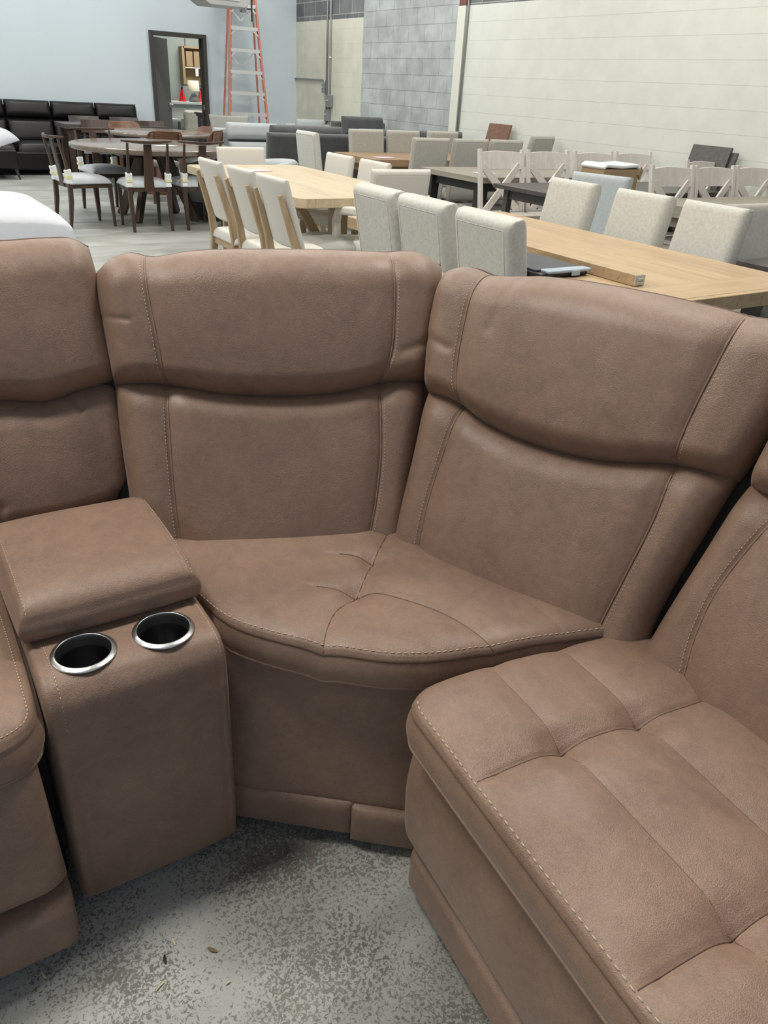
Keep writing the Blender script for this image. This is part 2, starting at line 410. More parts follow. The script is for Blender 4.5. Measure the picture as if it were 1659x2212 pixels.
def shell(name, fr, xl, xr, yb, yt, hf, T, parent, origin, nu=150, nv=120, bulge=.0, rows=8, tuck=.0, m='suede', label=None):
    U, V = np.meshgrid(spread(nu), spread(nv), indexing='ij')
    a = xl(V)+(xr(V)-xl(V))*U; b = yb(U)+(yt(U)-yb(U))*V
    W = np.mean(xr(V)-xl(V)); Hh = np.mean(yt(U)-yb(U))
    h = hf(a, b, U*W, (1-U)*W, V*Hh, (1-V)*Hh)
    P = fr.at(a, b, h)
    verts = P.reshape(-1, 3).tolist(); idx = np.arange(nu*nv).reshape(nu, nv); faces = []
    A0 = idx[:-1, :-1].ravel(); A1 = idx[1:, :-1].ravel(); A2 = idx[1:, 1:].ravel(); A3 = idx[:-1, 1:].ravel()
    faces = np.stack([A0, A1, A2, A3], 1).tolist()
    loop = list(idx[:, 0])+list(idx[-1, 1:])+list(idx[-2::-1, -1])+list(idx[0, -2:0:-1])
    pa = a.ravel()[loop]; pb = b.ravel()[loop]; ph = h.ravel()[loop]
    ta = np.roll(pa, -2)-np.roll(pa, 2); tb = np.roll(pb, -2)-np.roll(pb, 2); ln = np.hypot(ta, tb)+1e-9
    na, nb = tb/ln, -ta/ln          # loop runs counter-clockwise: outward
    prev = loop; n = len(loop)
    for k in range(1, rows+1):
        t = k/rows; off = bulge*math.sin(PI*min(t, 1))-tuck*t*t
        Q = fr.at(pa+na*off, pb+nb*off, ph*(1-t)+(-T)*t if True else 0)
        base = len(verts); verts += Q.tolist(); cur = list(range(base, base+n))
        faces += [[prev[i], cur[i], cur[(i+1) % n], prev[(i+1) % n]] for i in range(n)]
        prev = cur
    c = len(verts); verts.append(fr.at(np.mean(pa), np.mean(pb), -T).tolist())
    faces += [[prev[i], c, prev[(i+1) % n]] for i in range(n)]
    mb = MB(); mb.v = [tuple(p) for p in verts]; mb.f = [tuple(int(q) for q in f) for f in faces]
    o = build(name, mb, m, parent, smooth=True, label=label)
    for v in o.data.vertices: v.co = v.co-Vector(origin)
    def surf(x, y):
        """height of the finished surface at in-plane x,y (nearest grid sample, inverse distance)"""
        d = (a-x)**2+(b-y)**2; i = np.argpartition(d.ravel(), 4)[:4]; w = 1/(d.ravel()[i]+1e-8); return float((h.ravel()[i]*w).sum()/w.sum())
    edge = dict(a=pa, b=pb, na=na, nb=nb, h=ph)
    return o, surf, edge

def resample(pts, step):
    P = [Vector(p) for p in pts]; out = [P[0]]; acc = 0; 
    tot = sum((q-p).length for p, q in zip(P[:-1], P[1:])); n = max(2, int(tot/step)); L = tot/n
    cum = [0]
    for p, q in zip(P[:-1], P[1:]): cum.append(cum[-1]+(q-p).length)
    res = []
    for k in range(n+1):
        s = k*L; i = max(0, min(len(P)-2, int(np.searchsorted(cum, s))-1)); d = cum[i+1]-cum[i] or 1e-9
        res.append(P[i].lerp(P[i+1], min(1, max(0, (s-cum[i])/d))))
    return res
def stitches(parent, origin, lines, r=.00085, step=.0075, fill=.62, name='stitching', m='stitch'):
    """lines: lists of 3D points; short thread dashes along each"""
    for ln in lines:
        mb = MB(); P = resample(ln, step)
        for p, q in zip(P[:-1], P[1:]):
            mb.tube([p, p.lerp(q, fill*.5), p.lerp(q, fill)], [r*.6, r, r*.6], 5)
        o = build(name, MBshift(mb, origin), m, parent, smooth=True)
    return o
def welt(parent, origin, lines, r=.0028, name='piping', m='suede', closed=False):
    for ln in lines:
        mb = MB(); mb.tube(ln, r, 8, closed); o = build(name, MBshift(mb, origin), m, parent, smooth=True)
    return o
def MBshift(mb, o):
    q = MB(); q.f = mb.f; q.v = [(p[0]-o[0], p[1]-o[1], p[2]-o[2]) for p in mb.v]; return q

def back_pair(root, org, fr, kz, left, right, crease, top, bottom, seams_lo, seams_hi, seed, wr=()):
    """lower back cushion and headrest on one leaning plane.
    left/right: (b, a) outline; crease/top/bottom: (u, b) curves; seams in (a, b)."""
    xl = smooth_interp(left); xr = smooth_interp(right); cr = smooth_interp(crease); tp = smooth_interp(top); bt = smooth_interp(bottom)
    bmid = float(cr(.5)); bmax = float(tp(.5)); bmin = float(bt(.5))
    def sub(lo, hi): return (lambda v: xl(lo+(hi-lo)*v), lambda v: xr(lo+(hi-lo)*v))
    def hfun(A, rl, rr, rb, rt, dome, seams, sd, top=False):
        def f(a, b, dl, dr, db, dt):
            e = g(dl/rl)*g(dr/rr)*g(db/rb)*g(dt/rt)
            W = dl+dr; Hh = db+dt
            h = A*e+dome*np.clip(4*dl*dr/W**2, 0, 1)**.6*np.clip(4*db*dt/Hh**2, 0, 1)**.7
            for s in seams:
                d = dseg(a, b, s); h = h-.005*np.exp(-(d/.0045)**2)-.008*np.exp(-(d/.024)**2)
            h = h+wob(a, b, sd, .0022, 16)*e
            for (wa, wb, wa2, wb2, dep, wid) in wr:
                h = h-dep*np.exp(-(dseg(a, b, [(wa, wb), (wa2, wb2)])/wid)**2)
            return h
        return f
    x0, x1 = sub(bmin, bmid)
    lo, s_lo, e_lo = shell('back_cushion', fr, x0, x1, bt, lambda u: cr(u)+.004, hfun(.062, .055, .055, .045, .07, .020, seams_lo, seed), .13, root, org, 170, 130)
    x2, x3 = sub(bmid, bmax)
    hi, s_hi, e_hi = shell('headrest', fr, x2, x3, lambda u: cr(u)-.010, tp, hfun(.084, .055, .055, .05, .085, .020, seams_hi, seed+1), .13, root, org, 170, 120)
    for o, s, seams in ((lo, s_lo, seams_lo), (hi, s_hi, seams_hi)):
        L = []
        for sm in seams:
            sm2 = sm[1:-1]; sg = -1 if np.mean([p[0] for p in sm]) < (xl(bmid)+xr(bmid))/2 else 1
            pts = [fr.at(p[0]+sg*.0075, p[1], s(p[0]+sg*.0075, p[1])+.0004) for p in sm2]
            L.append([tuple(p) for p in pts])
        if L: stitches(o, org, L)
        for sm in seams:
            sm2 = curve(sm[1:-1], 40); sg = 1 if np.mean([p[0] for p in sm]) < (xl(bmid)+xr(bmid))/2 else -1
            welt(o, org, [[tuple(fr.at(p[0]+sg*.0012, p[1], s(p[0], p[1])+.0014)) for p in sm2]], .0019)
    # dark welt along the rear top edge
    k = [i for i in range(len(e_hi['b'])) if e_hi['nb'][i] > .5]
    k.sort(key=lambda i: e_hi['a'][i])
    welt(hi, org, [[tuple(fr.at(e_hi['a'][i], e_hi['b'][i]+.001, e_hi['h'][i]-.002)) for i in k[::3]]], .003, m='pipe')
    return lo, hi

LEAN = .42; cth = 1/math.sqrt(1+LEAN**2)
def bz(z): return (z-.52)/cth                       # height on a leaning plane -> in-plane distance
GRP = 'sections of the brown sectional'
def lean_frame(n, c0, t, lean=LEAN, push=-.055):
    n = np.array([n[0], n[1], 0.]); k = 1/math.sqrt(1+lean*lean)
    N = -n*k+np.array([0, 0, lean*k]); B = np.array([n[0]*lean*k, n[1]*lean*k, k])
    return Frame(n*c0+np.array([0, 0, .52])+N*push, (t[0], t[1], 0), B, N)

# ---- corner section: wedge seat with two backs
ORG = (.9, 1.1, 0.)
cor = thing('corner_section', 'brown suede corner section with fan-shaped tufted seat and two tall backs, in the centre', 'sofa section', ORG, group=GRP)
n1 = (.383, .924); t1 = (.924, -.383); n2 = (.924, .383); t2 = (.383, -.924)
frM = lean_frame(n1, 1.493, t1)
zc = bz(.840)
back_pair(cor, ORG, frM, 0,
    [(bz(.40), -.240), (bz(.52), -.252), (bz(.70), -.272), (zc, -.284), (bz(.95), -.296), (bz(1.10), -.314)],
    [(bz(.40), .345), (bz(.52), .362), (bz(.70), .392), (zc, .418), (bz(.95), .438), (bz(1.10), .452)],
    [(0, bz(.845)), (.16, bz(.842)), (.3, bz(.825)), (.5, bz(.817)), (.7, bz(.824)), (.86, bz(.845)), (1, bz(.850))],
    [(0, bz(1.045)), (.045, bz(1.078)), (.10, bz(1.094)), (.17, bz(1.088)), (.25, bz(1.098)), (.5, bz(1.108)), (.8, bz(1.108)), (.93, bz(1.106)), (1, bz(1.082))],
    [(0, bz(.43)), (.5, bz(.43)), (1, bz(.43))],
    [curve([(-.168, zc-.006), (-.164, bz(.70)), (-.160, bz(.60)), (-.150, bz(.50)), (-.145, bz(.44))]),
     curve([(.296, zc-.004), (.294, bz(.70)), (.282, bz(.60)), (.266, bz(.52)), (.255, bz(.44))])],
    [curve([(-.168, zc-.012), (-.180, bz(.92)), (-.195, bz(1.01)), (-.206, bz(1.10))]),
     curve([(.290, zc-.012), (.318, bz(.90)), (.326, bz(1.01)), (.326, bz(1.10))])], 11,
    wr=[(-.30, bz(.965), -.235, bz(.955), .003, .006), (.345, bz(.90), .43, bz(.925), .004, .010)])
frR = lean_frame(n2, 1.263, t2)
back_pair(cor, ORG, frR, 0,
    [(bz(.40), -.810), (bz(.52), -.832), (bz(.70), -.848), (zc, -.868), (bz(.95), -.890), (bz(1.10), -.905)],
    [(bz(.40), -.225), (bz(.52), -.236), (bz(.70), -.203), (zc, -.168), (bz(.95), -.140), (bz(1.10), -.125)],
    [(0, bz(.840)), (.13, bz(.835)), (.25, bz(.812)), (.45, bz(.797)), (.65, bz(.806)), (.84, bz(.835)), (1, bz(.84))],
    [(0, bz(1.080)), (.08, bz(1.096)), (.16, bz(1.090)), (.3, bz(1.104)), (.6, bz(1.110)), (.85, bz(1.102)), (.93, bz(1.10)), (1, bz(1.08))],
    [(0, bz(.43)), (.5, bz(.43)), (1, bz(.43))],
    [curve([(-.752, zc-.006), (-.753, bz(.75)), (-.755, bz(.62)), (-.745, bz(.50)), (-.740, bz(.44))]),
     curve([(-.288, zc-.006), (-.290, bz(.73)), (-.305, bz(.62)), (-.320, bz(.52)), (-.328, bz(.44))])],
    [curve([(-.753, zc-.012), (-.772, bz(.90)), (-.785, bz(1.0)), (-.792, bz(1.10))]),
     curve([(-.292, zc-.012), (-.283, bz(.92)), (-.268, bz(1.02)), (-.258, bz(1.10))])], 21,
    wr=[(-.88, bz(.94), -.80, bz(.925), .004, .010), (-.70, bz(1.09), -.715, bz(.98), .003, .012)])
# wedge seat
front = [(.395, 1.300), (.401, 1.215), (.425, 1.118), (.468, 1.055), (.539, .978), (.632, .893), (.705, .856), (.80, .830), (.94, .795), (1.075, .752)]
rear = [(.395, 1.62), (.66, 1.50), (.93, 1.37), (1.10, 1.02), (1.20, .78)]
def cum(pts):
    d = [0]
    for p, q in zip(pts[:-1], pts[1:]): d.append(d[-1]+math.hypot(q[0]-p[0], q[1]-p[1]))
    return [x/d[-1] for x in d]
fx = smooth_interp(list(zip(cum(front), [p[0] for p in front]))); fy = smooth_interp(list(zip(cum(front), [p[1] for p in front])))
rx_ = interp(list(zip(cum(rear), [p[0] for p in rear]))); ry_ = interp(list(zip(cum(rear), [p[1] for p in rear])))

def free_shell(name, PX, PY, zf, rim, parent, org, nu, nv, bulge, under=.03, m='suede'):
    """horizontal cushion: PX,PY grid; zf heights; vertical boxing band 'rim' deep, then tucked under"""
    Z = zf; nu, nv = PX.shape
    verts = np.stack([PX, PY, Z], -1).reshape(-1, 3).tolist(); idx = np.arange(nu*nv).reshape(nu, nv)
    faces = np.stack([idx[:-1, :-1].ravel(), idx[1:, :-1].ravel(), idx[1:, 1:].ravel(), idx[:-1, 1:].ravel()], 1).tolist()
    loop = list(idx[:, 0])+list(idx[-1, 1:])+list(idx[-2::-1, -1])+list(idx[0, -2:0:-1])
    pa = PX.ravel()[loop]; pb = PY.ravel()[loop]; pz = Z.ravel()[loop]
    ta = np.roll(pa, -2)-np.roll(pa, 2); tb = np.roll(pb, -2)-np.roll(pb, 2); ln = np.hypot(ta, tb)+1e-9
    na, nb = tb/ln, -ta/ln
    prof = [(.0025, -.0035), (.0005, -.007)]+[(.001+bulge*math.sin(PI*t), -.007-(rim-.007)*t) for t in np.linspace(.1, 1, 9)]+[(.003, -rim-.003), (-.002, -rim-.007), (-.02, -rim-.02), (-.06, -rim-under-.01)]
    prev = loop; n = len(loop); rings = []
    for off, dz in prof:
        Q = np.stack([pa+na*off, pb+nb*off, pz+dz], -1); base = len(verts); verts += Q.tolist(); cur = list(range(base, base+n))
        faces += [[prev[i], cur[i], cur[(i+1) % n], prev[(i+1) % n]] for i in range(n)]; prev = cur; rings.append(Q)
    c = len(verts); verts.append((float(pa.mean()), float(pb.mean()), float(pz.mean()-rim-under-.01))); faces += [[prev[i], c, prev[(i+1) % n]] for i in range(n)]
    mb = MB(); mb.v = [tuple(p) for p in verts]; mb.f = [tuple(int(q) for q in f) for f in faces]
    o = build(name, MBshift(mb, org), m, parent, smooth=True)
    return o, rings, (pa, pb, pz, na, nb)

NU, NV = 210, 150
U, V = np.meshgrid(spread(NU, .35), spread(NV, .6), indexing='ij')
PX = fx(U)*(1-V)+rx_(U)*V; PY = fy(U)*(1-V)+ry_(U)*V
dF = dseg(PX, PY, [(float(fx(t)), float(fy(t))) for t in np.linspace(0, 1, 50)])
l_diag = curve([(.850, 1.255), (.765, 1.178), (.673, 1.089), (.606, 1.054), (.562, 1.01), (.535, .975)])
l_r1 = curve([(.673, 1.089), (.712, 1.063), (.781, .953), (.813, .825)]); l_r2 = curve([(.765, 1.178), (.87, 1.12), (.948, .98), (.962, .79)])
Z = .512+.016*g(dF/.055)+.006*g(dF/.2)
for ln, dep in ((l_diag, .0075), (l_r1, .0035), (l_r2, .002)):
    d = dseg(PX, PY, ln); Z = Z-dep*.5*np.exp(-(d/.0035)**2)-dep*.9*np.exp(-(d/.028)**2)
for tx, ty in ((.673, 1.089), (.765, 1.178)): Z = Z-.009*np.exp(-(((PX-tx)**2+(PY-ty)**2)/.03**2))
Z = Z-.004*np.exp(-(dseg(PX, PY, curve([(.673, 1.089), (.645, 1.115), (.60, 1.145)]))/.006)**2)-.003*np.exp(-(dseg(PX, PY, curve([(.765, 1.178), (.74, 1.205), (.69, 1.235)]))/.006)**2)
Z = Z+wob(PX, PY, 5, .002, 14)*g(dF/.05)
seat, rings, ed = free_shell('seat_cushion', PX, PY, Z, .066, cor, ORG, NU, NV, .006)
nf = NU-1
def near_rim(PX, PY, Z, dist, i0, i1, st, up=.0008):
    out = []
    for i in range(i0, i1, st):
        dd = np.hypot(PX[i]-PX[i, 0], PY[i]-PY[i, 0]); f = lambda A: float(np.interp(dist, dd, A[i]))
        out.append((f(PX), f(PY), f(Z)+up))
    return out
def seam_on(parent, org, PX, PY, Z, pts, r=.0011, n=40, sink=.0002):
    out = []
    for x, y in curve(pts, n):
        d = (PX-x)**2+(PY-y)**2; i = np.argpartition(d.ravel(), 4)[:4]; w = 1/(d.ravel()[i]+1e-8); out.append((x, y, float((Z.ravel()[i]*w).sum()/w.sum())+sink))
    welt(parent, org, [out], r, name='seam', m='pipe')
stitches(seat, ORG, [near_rim(PX, PY, Z, .0075, 4, nf, 2)], r=.0012, step=.0120, fill=.62)
welt(seat, ORG, [[tuple(rings[1][i]) for i in range(2, nf, 2)]], .0016, m='pipe')
for ln in (l_diag, l_r1): seam_on(seat, ORG, PX, PY, Z, ln)
seam_on(seat, ORG, PX, PY, Z, [(.673, 1.089), (.645, 1.112), (.61, 1.14)]); seam_on(seat, ORG, PX, PY, Z, [(.765, 1.178), (.745, 1.20), (.71, 1.225)])
welt(seat, ORG, [[tuple(rings[10][i]) for i in range(2, nf, 2)]], .0030)
# wedge base and its toe rail
mb = MB()
def bulged(mbx, p0, p1, z0, z1, out, thick, nseg=14, zseg=10, bul=.012, lean=0.0):
    """slightly bulging upright fabric panel between plan points p0,p1"""
    p0 = np.array(p0); p1 = np.array(p1); d = (p1-p0)/np.linalg.norm(p1-p0); nrm = np.array([d[1], -d[0]])*out
    W = np.linalg.norm(p1-p0); S = spread(nseg, .7); T = spread(zseg, .7); vs = []; fs = []
    for t in T:
        for s in S:
            e = float(g(min(s, 1-s)*W/.03)*g(min(t, 1-t)*(z1-z0)/.025)); h = bul*e+lean*(1-t)
            q = p0+(p1-p0)*s+nrm*(h); vs.append((q[0], q[1], z0+(z1-z0)*t))
    k = len(vs)
    for t in T:
        for s in S:
            q = p0+(p1-p0)*s-nrm*thick; vs.append((q[0], q[1], z0+(z1-z0)*t))
    for i in range(zseg-1):
        for j in range(nseg-1):
            a = i*nseg+j; fs.append((a, a+1, a+nseg+1, a+nseg)); fs.append((k+a, k+a+nseg, k+a+nseg+1, k+a+1))
    for j in range(nseg-1):
        fs.append((j, k+j, k+j+1, j+1)); a = (zseg-1)*nseg+j; fs.append((a, a+1, k+a+1, k+a))
    for i in range(zseg-1):
        a = i*nseg; fs.append((a, a+nseg, k+a+nseg, k+a)); a = i*nseg+nseg-1; fs.append((a, k+a, k+a+nseg, a+nseg))
    mbx.add(vs, fs)
bulged(mb, (.388, 1.178), (.750, .880), .112, .462, 1, .05, 24, 20, .010, .048)
build('front_panel', MBshift(mb, ORG), 'suede', cor, smooth=True)
mb = MB(); bulged(mb, (.385, 1.112), (.592, .936), .030, .122, 1, .05, 16, 10, .010)
build('toe_rail', MBshift(mb, ORG), 'suede', cor, smooth=True)
mb = MB(); bulged(mb, (.586, .930), (.70, .835), .022, .118, 1, .05, 12, 10, .010)
build('toe_rail', MBshift(mb, ORG), 'suede', cor, smooth=True)
mb = MB(); mb.prism([(.43, 1.16), (.72, .93), (1.12, .86), (1.45, .92), (1.20, 1.55), (.95, 1.72), (.44, 1.85)], .06, .40)
build('base', MBshift(mb, ORG), 'black', cor)
mb = MB()
for fr_, a0, a1 in ((frM, -.27, .42), (frR, -.86, -.15)):
    q = [fr_.at(a, b, -h) for h in (.10, .20) for a, b in ((a0, bz(.30)), (a1, bz(.30)), (a1, bz(1.05)), (a0, bz(1.05)))]
    mb.add([tuple(x) for x in q], [(0, 1, 2, 3), (7, 6, 5, 4), (0, 4, 5, 1), (1, 5, 6, 2), (2, 6, 7, 3), (3, 7, 4, 0)])
build('back_frame', MBshift(mb, ORG), 'suede', cor, bevel=.02)
mb = MB(); vs = []
for z in (.42, 1.01):
    k = .321*(z-.52); c0 = np.array([.842+k, 1.267+k]); nn1 = np.array(n1); nn2 = np.array(n2); tt1 = np.array(t1); tt2 = np.array(t2)
    for q in (c0+.072, c0+nn2*.24+tt2*.03, c0+.24, c0+nn1*.24-tt1*.03): vs.append((q[0], q[1], z))
mb.add(vs, [(3, 2, 1, 0), (4, 5, 6, 7), (0, 1, 5, 4), (1, 2, 6, 5), (2, 3, 7, 6), (3, 0, 4, 7)])
build('corner_gusset', MBshift(mb, ORG), 'suede', cor, bevel=.015)
for side in (0, 1):
    mb = MB(); vs = []
    for z in (.30, .985):
        if side == 0:
            c = 1.493+.42*(z-.52); e = np.array([.392, (c-.383*.392)/.924]); q = (e+[-.05, .085], e+[-.05, .26], e+nn1*.25+tt1*.06, e+nn1*.060+tt1*.05)
        else:
            c = 1.263+.42*(z-.52); e = np.array([(c-.383*.712)/.924, .712]); q = (e+[.085, -.04], e+[.26, -.04], e+nn2*.25-tt2*.06, e+nn2*.060-tt2*.05)
        vs += [(p[0], p[1], z) for p in q]
    mb.add(vs, [(3, 2, 1, 0), (4, 5, 6, 7), (0, 1, 5, 4), (1, 2, 6, 5), (2, 3, 7, 6), (3, 0, 4, 7)])
    build('gap_shade_filler', MBshift(mb, ORG), 'black', cor, bevel=.012)  # added filler, coloured black to stand in for shade between neighbouring backs

# ---- recliner section on the right
th = R(4.6); dep = np.array([math.cos(th), -math.sin(th), 0]); wid = np.array([-math.sin(th), -math.cos(th), 0])
O2 = np.array([.592, .800, 0.])
ORG2 = (.95, .4, 0.)
rec = thing('recliner_section', 'brown suede recliner section with long tufted seat, at the lower right', 'sofa section', ORG2, group=GRP)
WS = .800
NU, NV = 260, 170
U, V = np.meshgrid(spread(NU, .45), spread(NV, .55), indexing='ij')       # U along the width (towards the viewer), V front to back
Wd = U*WS; Dp = V*.56
# rounded front corners
def corner(wd, dp, r=.055):
    x = wd.copy(); y = dp.copy()
    for side in (0, 1):
        w = x if side == 0 else WS-x
        inset = np.where((w < r), r-np.sqrt(np.clip(r*r-(r-w)**2, 0, None)), 0)
        y = y+inset*np.clip(1-dp/.25, 0, 1)
    return x, y
Wc, Dc = corner(Wd, Dp)
PX = O2[0]+dep[0]*Dc+wid[0]*Wc; PY = O2[1]+dep[1]*Dc+wid[1]*Wc
dfr = Dp; dl = Wd; dr = WS-Wd
dE = np.minimum(np.minimum(dfr, dl*1.3+.004), dr*1.3+.004)
Z = .511+.021*g(dfr/.075)*g(dl/.05+.15)*g(dr/.05+.15)+.007*g(dE/.2)-.030*np.clip((Dp-.18)/.38, 0, 1)
w1, w2 = .212, .545; d1, d2 = .172, .335
for w0 in (w1, w2):
    d = np.abs(Wd-w0); Z = Z-(.004*np.exp(-(d/.0045)**2)+.0095*np.exp(-(d/.030)**2))*np.clip(Dp/.045, 0, 1)
for d0 in (d1, d2):
    d = np.abs(Dp-d0); Z = Z-.0015*np.exp(-(d/.0045)**2)-.0050*np.exp(-(d/.030)**2)
for w0 in (w1, w2):
    for d0 in (d1, d2): Z = Z-.011*np.exp(-(((Wd-w0)**2+(Dp-d0)**2)/.032**2))-.005*np.exp(-(((Wd-w0)**2+(Dp-d0)**2)/.009**2))
Z = Z+wob(Wd, Dp, 3, .0016, 14)*g(dE/.05)
seat2, rings2, ed2 = free_shell('seat_cushion', PX, PY, Z, .070, rec, ORG2, NU, NV, .008)
# grid runs with the width reversed in plan: flip the outward test if needed
nf = NU-1
stitches(seat2, ORG2, [near_rim(PX, PY, Z, .0080, 14, nf-14, 2)], r=.0012, step=.0130, fill=.62)
welt(seat2, ORG2, [[tuple(rings2[1][i]) for i in range(2, nf, 2)]], .0016, m='pipe')
def rp(w, d): return (O2[0]+dep[0]*d+wid[0]*w, O2[1]+dep[1]*d+wid[1]*w)
for w0 in (w1, w2): seam_on(seat2, ORG2, PX, PY, Z, [rp(w0, q) for q in (.012, .09, .17, .25, .33, .42, .50)], .0010)
for d0 in (d1, d2): seam_on(seat2, ORG2, PX, PY, Z, [rp(q, d0) for q in (.02, .12, .21, .38, .545, .7, .78)], .0006, 60, -.0001)
welt(seat2, ORG2, [[tuple(rings2[10][i]) for i in range(2, nf, 2)]], .0032)
# footrest panel
frF = Frame(O2+np.array([0, 0, .285])+dep*.078, wid, (0, 0, 1), -dep)
def hfoot(a, b, dl, dr, db, dt):
    h = .048*g(dl/.05)*g(dr/.05)*g(db/.06)*g(dt/.17)+.012*np.clip(4*db*dt/(db+dt)**2, 0, 1)
    return h+wob(a, b, 31, .002, 12)
shell('footrest_panel', frF, lambda v: -.020+0*v, lambda v: WS+.01+0*v, lambda u: -.150+0*u, lambda u: .160+0*u, hfoot, .10, rec, ORG2, 200, 90)
frT = Frame(O2+np.array([0, 0, .080])+dep*.068+wid*.010, wid, (0, 0, 1), -dep)
def htoe(a, b, dl, dr, db, dt): return .034*g(dl/.03)*g(dr/.03)*g(db/.02)*g(dt/.02)
shell('toe_rail', frT, lambda v: -.004+0*v, lambda v: WS+0*v, lambda u: -.050+0*u, lambda u: .052+0*u, htoe, .05, rec, ORG2, 100, 40)
mb = MB(); c = O2+dep*.33+wid*.4; mb.box((c[0], c[1], .24), (.50, .74, .36), -th)
build('base', MBshift(mb, ORG2), 'black', rec)
frB = lean_frame((1, 0), 1.081, (0, -1))
back_pair(rec, ORG2, frB, 0,
    [(bz(.42), -.712), (bz(.52), -.712), (bz(.70), -.700), (zc, -.692), (bz(.95), -.692), (bz(1.10), -.685)],
    [(bz(.42), .00), (bz(.52), .0), (bz(.70), .0), (zc, .0), (bz(.95), .0), (bz(1.10), .0)],
    [(0, bz(.842)), (.12, bz(.838)), (.3, bz(.82)), (.5, bz(.812)), (.7, bz(.82)), (.88, bz(.838)), (1, bz(.842))],
    [(0, bz(1.08)), (.1, bz(1.096)), (.5, bz(1.11)), (.9, bz(1.096)), (1, bz(1.08))],
    [(0, bz(.45)), (.5, bz(.45)), (1, bz(.45))],
    [curve([(-.590, zc-.006), (-.607, bz(.79)), (-.626, bz(.67)), (-.620, bz(.58)), (-.606, bz(.52)), (-.595, bz(.46))]), curve([(-.11, zc-.006), (-.085, bz(.67)), (-.105, bz(.46))])],
    [curve([(-.590, zc-.012), (-.605, bz(.95)), (-.60, bz(1.10))]), curve([(-.11, zc-.012), (-.095, bz(.95)), (-.10, bz(1.10))])], 41)
mb = MB()
q = [frB.at(a, b, -h) for h in (.10, .2) for a, b in ((-.68, bz(.25)), (0, bz(.25)), (0, bz(1.05)), (-.68, bz(1.05)))]
mb.add([tuple(x) for x in q], [(0, 1, 2, 3), (7, 6, 5, 4), (0, 4, 5, 1), (1, 5, 6, 2), (2, 6, 7, 3), (3, 7, 4, 0)])
build('back_frame', MBshift(mb, ORG2), 'suede', rec, bevel=.02)

# ---- console with two cup holders
ORG3 = (.232, 1.4, 0.)
con = thing('console_section', 'brown suede console section with armrest lid and two steel cup holders', 'sofa section', ORG3, group=GRP)
X0, X1 = .0745, .3850
prof = [(1.052, .036), (1.046, .10), (1.046, .20), (1.047, .30), (1.049, .40), (1.051, .47), (1.054, .495), (1.060, .512), (1.070, .526), (1.084, .5345), (1.10, .538), (1.13, .5395), (1.17, .5395), (1.22, .5395), (1.35, .5395), (1.56, .5395), (1.72, .535), (1.74, .50), (1.74, .04)]
fy_ = smooth_interp(list(zip(cum(prof), [p[0] for p in prof]))); fz_ = smooth_interp(list(zip(cum(prof), [p[1] for p in prof])))
NP, NX = 150, 40
tt = np.linspace(0, 1, NP); py = fy_(tt); pz = fz_(tt); S = spread(NX, .8)
ty = np.gradient(py); tz = np.gradient(pz); ln = np.hypot(ty, tz); ny, nz = -tz/ln, ty/ln     # outward of the profile
vs = []; fs = []
W = X1-X0
for i in range(NP):
    for s in S:
        d = min(s, 1-s)*W; ins = .013*(1-float(g(d/.013)))+.0022*math.exp(-((d-.018)/.0022)**2)-.004*math.sin(PI*s)*(1 if py[i] < 1.06 else 0)
        vs.append((X0+s*W, py[i]-ny[i]*ins, pz[i]-nz[i]*ins))
for i in range(NP-1):
    for j in range(NX-1): a = i*NX+j; fs.append((a, a+1, a+NX+1, a+NX))
fs.append(tuple(i*NX for i in range(NP))); fs.append(tuple(i*NX+NX-1 for i in reversed(range(NP))))
fs.append(tuple(range(NX))); fs.append(tuple((NP-1)*NX+j for j in reversed(range(NX))))
# the rear bottom edge closes the solid
for j in range(NX-1): pass
fs = fs[:-2]
for j in range(NX-1): fs.append((j, (NP-1)*NX+j, (NP-1)*NX+j+1, j+1))
mb = MB(); mb.add(vs, fs)
body = build('console_body', MBshift(mb, ORG3), 'suede', con, smooth=True)
CUPS = [(.1577, 1.133), (.2955, 1.131)]
mb = MB()
for cx_, cy_ in CUPS: mb.lathe([(.0475, .335), (.0475, .56)], (cx_-ORG3[0], cy_-ORG3[1], 0), 48, (True, True))
cut = build('cutter', mb, 'suede'); cut.location = ORG3; bpy.context.view_layer.update()
bo = body.modifiers.new('b', 'BOOLEAN'); bo.operation = 'DIFFERENCE'; bo.object = cut; bo.solver = 'EXACT'
dg = bpy.context.evaluated_depsgraph_get(); new = bpy.data.meshes.new_from_object(body.evaluated_get(dg)); body.modifiers.clear()
body.data = new; bpy.data.objects.remove(cut)
for p in new.polygons: p.use_smooth = True
for cx_, cy_ in CUPS:
    c = (cx_-ORG3[0], cy_-ORG3[1], 0)
    cup = MB(); cup.lathe([(.0548, .5392), (.0546, .5406), (.0538, .5412), (.0474, .5446), (.0462, .5446), (.0456, .5430), (.0452, .536), (.0450, .520), (.0445, .365), (.0430, .3585), (.038, .3565), (.0001, .3560)], c, 64)
    cup.lathe([(.0530, .5400), (.0500, .5385), (.0470, .530), (.0462, .36), (.040, .3545), (.0001, .3540)], c, 64)
    ch = build('cup_holder', cup, 'steel', con, smooth=True, label='brushed steel cup holder')
    li = MB(); li.lathe([(.0447, .520), (.0442, .365), (.0427, .3588), (.0378, .3568), (.0001, .3563)], c, 64)
    build('cup_liner', li, 'steel_in', ch, smooth=True)
def edge_line(xx, y0, y1, up=.0006):
    out = []
    for i in range(NP):
        if y0 <= py[i] <= y1 and pz[i] > .455: out.append((xx, py[i]+ny[i]*up, pz[i]+nz[i]*up))
    return out
stitches(body, ORG3, [edge_line(X0+.027, 1.0, 1.19), edge_line(X1-.011, 1.0, 1.19, -.0005)], r=.0008, step=.0075)
